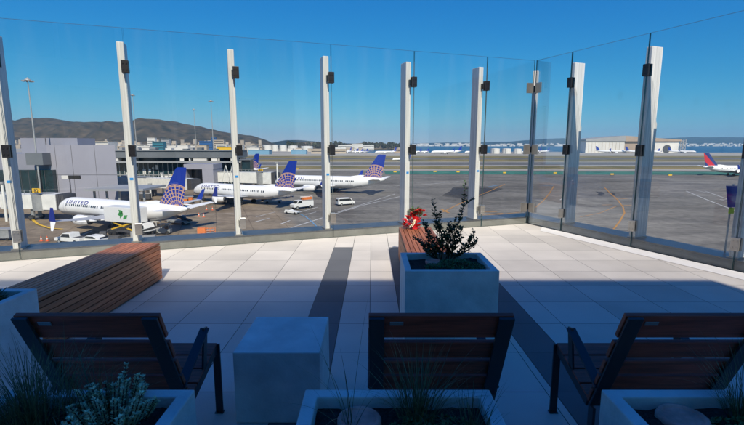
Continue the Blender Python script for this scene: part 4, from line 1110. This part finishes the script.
def gp(px, d):
    """ground point at column px and optical depth d, roughly at fuselage height"""
    return Vector(((px-372)/F*d, d*.99, G))
airliner(gp(61,97), gp(188,82), 'nearest white airliner with blue fin and gold globe, behind the second post', GA)
airliner(gp(195.5,134), gp(297.5,118), 'middle white airliner with blue fin and gold globe, left of the utility truck', GA)
airliner(gp(276,163), gp(385,150), 'farthest title bearing white airliner with blue fin, behind the parked van', GA, k=1.08)
airliner(gp(205,243), gp(261,222), 'airliner mostly hidden by the jet bridge, only its small blue fin showing', GA, title=False)
airliner(gp(765,242), gp(698,250), 'white airliner with red and blue fin taxiing at the right edge', 'airliners out on the field', 'red', title=False)
GF = 'tiny parked aircraft on the far apron'
for pxn, pxt, d, lab, st, k in ((375,396,900,'tiny white airliner right of the middle post on the far apron, tail to the right','blue',1.),(342,352,950,'tiny white airliner just right of the middle post','blue',1.),
    (430,460,860,'tiny white airliner with dark fin left of the shrub post','blue',1.25),(463,480,900,'tiny white airliner hidden by the post behind the shrub','blue',1.),
    (519,538,930,'tiny airliner with blue fin just right of the corner post','blue',1.05),(527,546,950,'second tiny airliner with blue fin right of the corner post','blue',1.05),
    (625,591,930,'white airliner with blue fin parked before the hangar left bay','blue',1.2),(655,620,900,'white airliner parked before the hangar centre bay','blue',1.15),
    (690,662,960,'small airliner at the right end of the hangar','blue',1.)):
    airliner(gp(pxn,d), gp(pxt,d*1.03), lab, GF, st, k, False, False)
airliner(gp(392,470), gp(410,480), 'small white jet rolling behind the bouquet post', 'airliners out on the field', 'blue', .62, False, False)
rr = random.Random(8)
for i in range(9):
    px = (352,357,362,405,412,420,446,600,648)[i]; d = 980
    airliner(gp(px,d), gp(px+rr.uniform(6,10),d+rr.uniform(-10,10)), 'tiny white aircraft in the packed row by the bay', GF, 'blue', .8, False, False)

# ------------------------------------------------------------------ vehicles and ground equipment
def vehicle(px, py, rz, lab, kind, group=None, body='carwhite', k=1.):
    p = at(px, py); e = empty('parked_'+kind, p, rz, lab, kind, group); e.scale = (k,k,k)
    W = .95
    if kind == 'pickup': prof = [(-2.7,.45),(2.7,.45),(2.75,1.0),(1.5,1.18),(.75,1.85),(-.75,1.88),(-.95,1.15),(-2.7,1.15)]; win = [(1.25,1.2),(.7,1.75),(-.65,1.78),(-.72,1.2)]; wh = (1.7,-1.7); wr = .38
    elif kind == 'van': prof = [(-2.6,.4),(2.5,.4),(2.6,.95),(1.9,1.2),(1.25,2.05),(-2.5,2.1),(-2.65,1.2)]; win = [(1.55,1.3),(1.1,1.92),(-2.3,1.95),(-2.35,1.3)]; wh = (1.7,-1.6); wr = .36
    elif kind == 'truck': prof = [(-3.2,.6),(3.1,.6),(3.2,1.35),(2.3,1.55),(1.75,2.3),(.4,2.35),(.3,2.0),(-3.2,2.0)]; win = [(2.1,1.6),(1.65,2.2),(.6,2.22),(.6,1.6)]; wh = (2.1,-2.0); wr = .45
    else: prof = [(-2.2,.35),(2.2,.35),(2.25,.8),(1.2,.95),(.5,1.42),(-1.1,1.42),(-1.9,.98),(-2.25,.9)]; win = [(1.05,.98),(.45,1.36),(-1.0,1.36),(-1.6,1.0)]; wh = (1.4,-1.4); wr = .33
    b = MB(); b.prism([Vector((x,-W,z)) for x,z in prof],(0,2*W,0)); bo = b.build('body', body, e, bevel=.06)
    for s in (-1,1):
        b = MB(); b.prism([Vector((x,s*(W+.004),z)) for x,z in win],(0,s*.015,0)); b.build('side_window', 'glassdark', e)
    x0,z0 = win[0]; x1,z1 = win[1]; dx = .12
    b = MB(); b.hexa([Vector((x0+.24,-W+.12,z0)),Vector((x0+.24,W-.12,z0)),Vector((x0+.20,W-.12,z0)),Vector((x0+.20,-W+.12,z0)),Vector((x1+.17,-W+.15,z1)),Vector((x1+.17,W-.15,z1)),Vector((x1+.12,W-.15,z1)),Vector((x1+.12,-W+.15,z1))]); b.build('windscreen', 'glassdark', e)
    xr_, zr_ = win[2]; x3, z3 = win[3]
    if kind in ('van','car'):
        b = MB(); b.box((prof[-1][0]-.04,-W+.2,z3),(prof[-1][0]-.0,W-.2,zr_-.1)); b.build('rear_window', 'glassdark', e)
    if kind == 'pickup':
        b = MB(); b.box((-2.6,-W+.1,1.151),(-1.0,W-.1,1.165)); b.build('cargo_bed', 'dgrey', e)
    if kind == 'truck':
        b = MB(); b.box((-3.1,-W+.05,2.01),(.2,W-.05,2.35)); b.build('tool_rack', 'galv', e)
        b = MB(); b.box((-2.9,-.7,2.37),(-.2,.7,2.95)); b.build('load', 'orange', e)
        b = MB(); b.bar((-2.6,0,2.98),(.4,0,3.15),.28); b.box((-3.2,-.5,2.4),(-2.95,.5,3.2)); b.build('boom', 'cityw', e)
    for x in wh:
        for s in (-1,1):
            b = MB(); b.tube([Vector((x,s*(W-.2),wr)),Vector((x,s*(W+.02),wr))],wr,16); w = b.build('wheel', 'black', e)
            b = MB(); b.tube([Vector((x,s*(W+.021),wr)),Vector((x,s*(W+.03),wr))],wr*.55,12); b.build('rim', 'galv', w)
    for s in (-1,1):
        b = MB(); xx = prof[1][0]; b.box((xx+.01,s*.6-.18,prof[2][1]-.32),(xx+.05,s*.6+.18,prof[2][1]-.1)); b.build('headlight', 'galv', e)
    return e
vehicle(72,243,PI-.25,'white pickup truck parked below the nearest airliner wing','pickup')
vehicle(94,243,PI-.3,'low white car half hidden by the kerb beside the pickup','car')
vehicle(302,208.5,PI*1.25,'white utility truck with orange load and boom on the apron','truck')
vehicle(345.5,205,PI*1.16+PI,'white passenger van alone on the apron right of the middle post','van')
vehicle(333,189.5,PI*1.2,'small white van under the tail of the farthest airliner','van')
# flat white tug / tow cart
p = at(292.5,214); e = empty('tow_cart', p, math.radians(-25), 'low flat white tow cart on the apron beside the blue hose', 'cart')
b = MB(); b.prism([Vector((-1.9,-.8,.35)),Vector((1.7,-.8,.35)),Vector((1.9,-.8,.7)),Vector((-.2,-.8,.85)),Vector((-.4,-.8,1.1)),Vector((-1.6,-.8,1.1)),Vector((-1.9,-.8,.7))],(0,1.6,0)); b.build('body','carwhite',e,bevel=.05)
b = MB(); b.box((-1.5,-.6,1.11),(-.5,.6,1.2)); b.build('seat','dgrey',e)
for x in (1.2,-1.2):
    for s in (-1,1): b = MB(); b.tube([Vector((x,s*.65,.32)),Vector((x,s*.85,.32))],.32,12); b.build('wheel','black',e)
# orange cart
p = at(207,234.5); e = empty('barrier_cart', p, math.radians(10), 'open orange framed cart on the apron right of the nearest airliner', 'cart'); e.scale = (.72,.72,.72)
b = MB(); b.box((-2.2,-.9,.3),(-.2,.9,1.9)); b.build('orange_box','orange',e,bevel=.04)
b = MB()
for x in (0,1,2.0): b.bar((x,-.85,.3),(x,-.85,1.8),.12); b.bar((x,.85,.3),(x,.85,1.8),.12)
for z in (.5,1.1,1.8): b.bar((-.2,-.85,z),(2.05,-.85,z),.12); b.bar((-.2,.85,z),(2.05,.85,z),.12)
b.build('frame','orange',e)
b = MB(); b.box((-.1,-.6,.35),(1.8,.6,1.3)); b.build('crates','cityg',e)
for x in (-1.6,1.5):
    for s in (-1,1): b = MB(); b.tube([Vector((x,s*.7,.25)),Vector((x,s*.9,.25))],.25,12); b.build('wheel','black',e)
# cones
def make_cone(lab):
    e = empty('traffic_cone', (0,0,G), 0, lab, 'cone', 'orange traffic cones on the apron')
    n = 16; b = MB(); b.loft([[Vector((r*math.cos(2*PI*k/n),r*math.sin(2*PI*k/n),z)) for k in range(n)] for r,z in ((.24,.05),(.05,1.15))]); b.build('cone_body','cone',e)
    b = MB(); b.box((-.34,-.34,0),(.34,.34,.06)); b.build('base','cone',e)
    b = MB(); b.loft([[Vector((r*math.cos(2*PI*k/n),r*math.sin(2*PI*k/n),z)) for k in range(n)] for r,z in ((.19,.42),(.13,.72))],cap=False); b.build('band','cityw',e)
    return e
cn = None
for i,(px,py,lab) in enumerate(((41.5,241,'orange traffic cone left of the pickup, left of a pair'),(47.5,241,'orange traffic cone next to the pickup, right of a pair'),(199,216.5,'orange traffic cone in the front row right of the nearest tail, left one'),(203.8,217,'orange traffic cone in the front row right of the nearest tail, right one'),
     (206.5,209.8,'orange traffic cone in the rear row below the middle airliner engine, left one'),(212.5,210,'orange traffic cone in the rear row below the middle airliner engine, right one'),(286,197,'orange traffic cone under the middle airliner tail, left one'),(291,197,'orange traffic cone under the middle airliner tail, right one'),(322,196,'orange traffic cone left of the middle fence post'))):
    if cn is None: cn = make_cone(lab); c = cn
    else: c = copy_tree(cn); c['label'] = lab
    c.location = at(px,py); c.scale = (.8,.8,.8)
# catering truck by the nearest airliner
p = at(129,235); e = empty('catering_truck', p, math.radians(-20), 'high lift catering truck with a green leaf picture on its white box', 'truck')
b = MB(); b.box((-4.4,-1.25,2.6),(3.6,1.25,5.4)); bx = b.build('box','carwhite',e,bevel=.05)
b = MB(); rr = random.Random(1)
for (x,z,ang,ln) in ((-.4,3.3,1.1,1.7),(.3,3.2,.6,1.5),(.5,4.1,2.5,1.4),(-.9,4.0,.2,1.1)):
    d = Vector((math.cos(ang),0,math.sin(ang))); s = Vector((-d.z,0,d.x)); q = Vector((x,-1.262,z)); b.add([q,q+d*ln*.5+s*.42,q+d*ln,q+d*ln*.5-s*.42],[(0,1,2,3)])
M['leafgreen'] = mat('leaf picture green', (.05,.28,.07), .6); b.build('leaf_picture','leafgreen',bx)
b = MB(); 
for s in (-1,1): b.bar((-3.2,s*.9,1.1),(2.2,s*.9,2.6),.16,.22); b.bar((2.2,s*.9,1.1),(-3.2,s*.9,2.6),.16,.22)
b.build('scissor_lift','yellow',e)
b = MB(); b.box((-4.2,-1.1,.7),(4.9,1.1,1.05)); b.build('chassis','dgrey',e)
b = MB(); b.prism([Vector((3.7,-1.1,1.06)),Vector((5.4,-1.1,1.06)),Vector((5.4,-1.1,1.7)),Vector((5.0,-1.1,2.5)),Vector((3.7,-1.1,2.5))],(0,2.2,0)); b.build('cab','carwhite',e,bevel=.06)
b = MB(); b.box((4.0,-1.13,1.7),(5.0,-1.105,2.3)); b.build('side_window','glassdark',e)
for x in (3.9,-2.4,-3.5):
    for s in (-1,1): b = MB(); b.tube([Vector((x,s*.85,.5)),Vector((x,s*1.15,.5))],.5,14); b.build('wheel','black',e)
# tractors, belt loaders, carts round the aeroplanes
def tractor(px, py, rz, lab, m='carwhite'):
    e = empty('baggage_tractor', at(px,py), rz, lab, 'tractor', 'baggage tractors'); b = MB()
    b.prism([Vector((-1.5,-.75,.3)),Vector((1.5,-.75,.3)),Vector((1.55,-.75,.95)),Vector((.3,-.75,1.05)),Vector((-1.5,-.75,1.0))],(0,1.5,0)); b.build('body',m,e,bevel=.05)
    b = MB()
    for x in (-1.3,.2):
        for s in (-.65,.65): b.bar((x,s,1.0),(x,s,1.9),.09)
    b.box((-1.45,-.75,1.9),(.4,.75,2.0)); b.build('canopy',m,e)
    b = MB(); b.box((-1.1,-.5,1.06),(-.5,.5,1.45)); b.build('seat','black',e)
    for x in (1.0,-1.0):
        for s in (-1,1): b = MB(); b.tube([Vector((x,s*.6,.35)),Vector((x,s*.85,.35))],.35,12); b.build('wheel','black',e)
tractor(153,231,PI*.95,'white baggage tractor below the nearest airliner tail')
tractor(163,234,PI*1.05,'small grey baggage tractor at the kerb below the nearest tail','bridgeg')
tractor(238,201.5,PI*1.1,'grey baggage tractor below the middle airliner','cityg')
def loader(px, py, rz, lab, m='cityg', belt='black'):
    e = empty('belt_loader', at(px,py), rz, lab, 'belt loader', 'belt loaders'); b = MB()
    b.box((-3,-.8,.4),(2.2,.8,.9)); b.build('chassis',m,e,bevel=.05)
    b = MB(); b.bar((-3.6,.2,.95),(3.8,.2,2.6),.9,.25); b.build('conveyor',belt,e)
    b = MB(); b.box((-1.6,-.75,.91),(-.6,-.35,1.9)); b.build('cab',m,e)
    for x in (1.5,-2.0):
        for s in (-1,1): b = MB(); b.tube([Vector((x,s*.65,.35)),Vector((x,s*.9,.35))],.35,12); b.build('wheel','black',e)
loader(142,241,PI*.12,'pale grey belt loader at the kerb under the catering truck','cityg')
loader(112,241,PI*.08,'dark belt loader left of the pale grey one at the kerb','dgrey')
loader(178,224,PI*.9,'grey belt loader beside the nearest airliner tail','bridgeg')
loader(222,203,PI*.95,'dark belt loader under the middle airliner engine','dgrey')
loader(274,203,PI*.1,'grey belt loader under the middle airliner tail','bridgeg')
def cart(px, py, rz, lab, m):
    e = empty('baggage_cart', at(px,py), rz, lab, 'baggage cart', 'baggage carts'); b = MB()
    b.box((-1.5,-.8,.35),(1.5,.8,.5)); b.build('deck','dgrey',e)
    b = MB(); b.box((-1.4,-.75,.51),(1.4,.75,1.95)); b.build('box',m,e,bevel=.04)
    b = MB(); b.prism([Vector((-1.55,-.85,1.96)),Vector((1.55,-.85,1.96)),Vector((1.3,-.85,2.15)),Vector((-1.3,-.85,2.15))],(0,1.7,0)); b.build('lid','cityg',e)
    for x in (1.0,-1.0):
        for s in (-1,1): b = MB(); b.tube([Vector((x,s*.6,.22)),Vector((x,s*.8,.22))],.22,10); b.build('wheel','black',e)
for args in ((4,240,.1,'pale grey container cart at the left frame edge','bridgeg'),(183,205.5,.2,'orange baggage cart behind the nearest tail, in front','orange'),(188,203.5,.2,'orange baggage cart behind the nearest tail, at the rear','orange'),
    (146,200,.1,'dark baggage cart left of the nearest fin','dgrey'),(139,199,.1,'dark baggage cart second left of the nearest fin','dgrey'),(152,196,.0,'dark baggage cart close under the middle jet bridge','dgrey'),(228,203.5,.2,'dark baggage cart under the middle wing, left of the pair','dgrey'),(234,203.8,.2,'dark baggage cart under the middle wing, right of the pair','dgrey'),
    (300,190,.1,'dark baggage cart under the farthest airliner nose','dgrey'),(107,204,.0,'dark baggage cart under the service canopy','dgrey')): cart(*args)
# yellow taxiway signs on the green strip
def sign(px, py, lab):
    e = empty('taxiway_sign', at(px,py), 0, lab, 'sign', 'yellow taxiway signs'); b = MB(); b.box((-.95,-.15,.45),(.95,.15,1.15)); b.build('board','yellow',e)
    b = MB(); b.box((-.9,-.08,0),(-.75,.08,.5)); b.box((.75,-.08,0),(.9,.08,.5)); b.build('legs','dgrey',e)
for px, py, lab in ((297.5,170,'yellow taxiway sign right of the middle airliner fin'),(395,173,'yellow taxiway sign left of the bouquet post'),(435,172.6,'yellow taxiway sign above the shrub, left'),(458,173,'yellow taxiway sign above the shrub, right'),(504.5,174,'yellow taxiway sign left of the corner post'),(555,174.2,'yellow taxiway sign right of the corner post'),(612,175.5,'yellow taxiway sign under the hangar'),(670,176.5,'yellow taxiway sign left of the red tailed airliner')): sign(px,py,lab)
# windsock-free service poles near the jet bridges
def pole(px, pyt, Y, lab):
    p = atd(px,pyt,Y); e = empty('service_pole', (p.x,Y,G), 0, lab, 'pole', 'white service poles'); h = p.z-G
    b = MB(); b.tube([Vector((0,0,0)),Vector((0,0,h))],.28,10); b.build('pole','bridge',e)
    b = MB(); b.box((-.5,-.4,h+.01),(.5,.4,h+.5)); b.build('cap','bridgeg',e)
pole(2,184,95,'white service pole at the left frame edge'); pole(162,174,145,'white service pole left of the nearest fin'); pole(150,185,140,'short dark topped pole behind the nearest airliner')
pole(277,163.5,158,'white service pole left of the middle fin')

# ------------------------------------------------------------------ air
b = MB(); b.box((-13500,-600,G-3.2),(13500,15900,520)); o = b.build('haze', []); o['kind'] = 'stuff'; o['label'] = 'thin blue air over the bay'
m, n, l, bb = nt('haze air'); n.remove(bb); pv = n.new('ShaderNodeVolumePrincipled'); pv.inputs['Color'].default_value = (.34,.68,1,1); pv.inputs['Density'].default_value = 5.5e-5
pv.inputs['Anisotropy'].default_value = 0
l.new(pv.outputs[0], n['Material Output'].inputs['Volume']); o.data.materials.append(m)

# ------------------------------------------------------------------ light
SX, SY = .28, -1.06
el = math.atan2(1, math.hypot(SX,SY)); rot = math.atan2(SX, SY)
w = bpy.data.worlds.new('World'); sc.world = w; w.use_nodes = True
n = w.node_tree.nodes; l = w.node_tree.links
sky = n.new('ShaderNodeTexSky'); sky.sky_type = 'NISHITA'; sky.sun_disc = False; sky.sun_elevation = el; sky.sun_rotation = rot
sky.altitude = 20; sky.air_density = 1.0; sky.dust_density = .1; sky.ozone_density = 2.0
# deepen the clear sky: per-channel power curve (polarised, very clear air)
SK = .153
def wmath(op, a, c):
    k = n.new('ShaderNodeMath'); k.operation = op; l.new(a, k.inputs[0]); k.inputs[1].default_value = c; return k.outputs[0]
sp = n.new('ShaderNodeSeparateColor'); l.new(sky.outputs[0], sp.inputs[0]); cb = n.new('ShaderNodeCombineColor')
for ch, (k0, g_, a_) in enumerate(((.62,2.4,.42),(.86,1.0,.375),(1.15,.45,.475))):
    y = wmath('MULTIPLY', sp.outputs[ch], SK*k0); y = wmath('MINIMUM', y, 1.7); y = wmath('POWER', y, g_); y = wmath('MULTIPLY', y, a_/SK)
    l.new(y, cb.inputs[ch])
l.new(cb.outputs[0], n['Background'].inputs[0]); n['Background'].inputs[1].default_value = .12
sl = bpy.data.lights.new('sun', 'SUN'); sl.energy = 3.35; sl.angle = math.radians(.5); sl.color = (1,.905,.76)
so = bpy.data.objects.new('sun', sl); COL.objects.link(so); so.location = (5,-20,30)
so.rotation_euler = Vector((-SX,-SY,-1)).to_track_quat('-Z','Y').to_euler()
vs = sc.view_settings; vs.view_transform = 'Standard'; vs.look = 'None'; vs.gamma = 1; vs.use_curve_mapping = False; vs.exposure = .70
sc.cycles.transparent_max_bounces = 40; sc.cycles.max_bounces = 10; sc.cycles.use_denoising = True
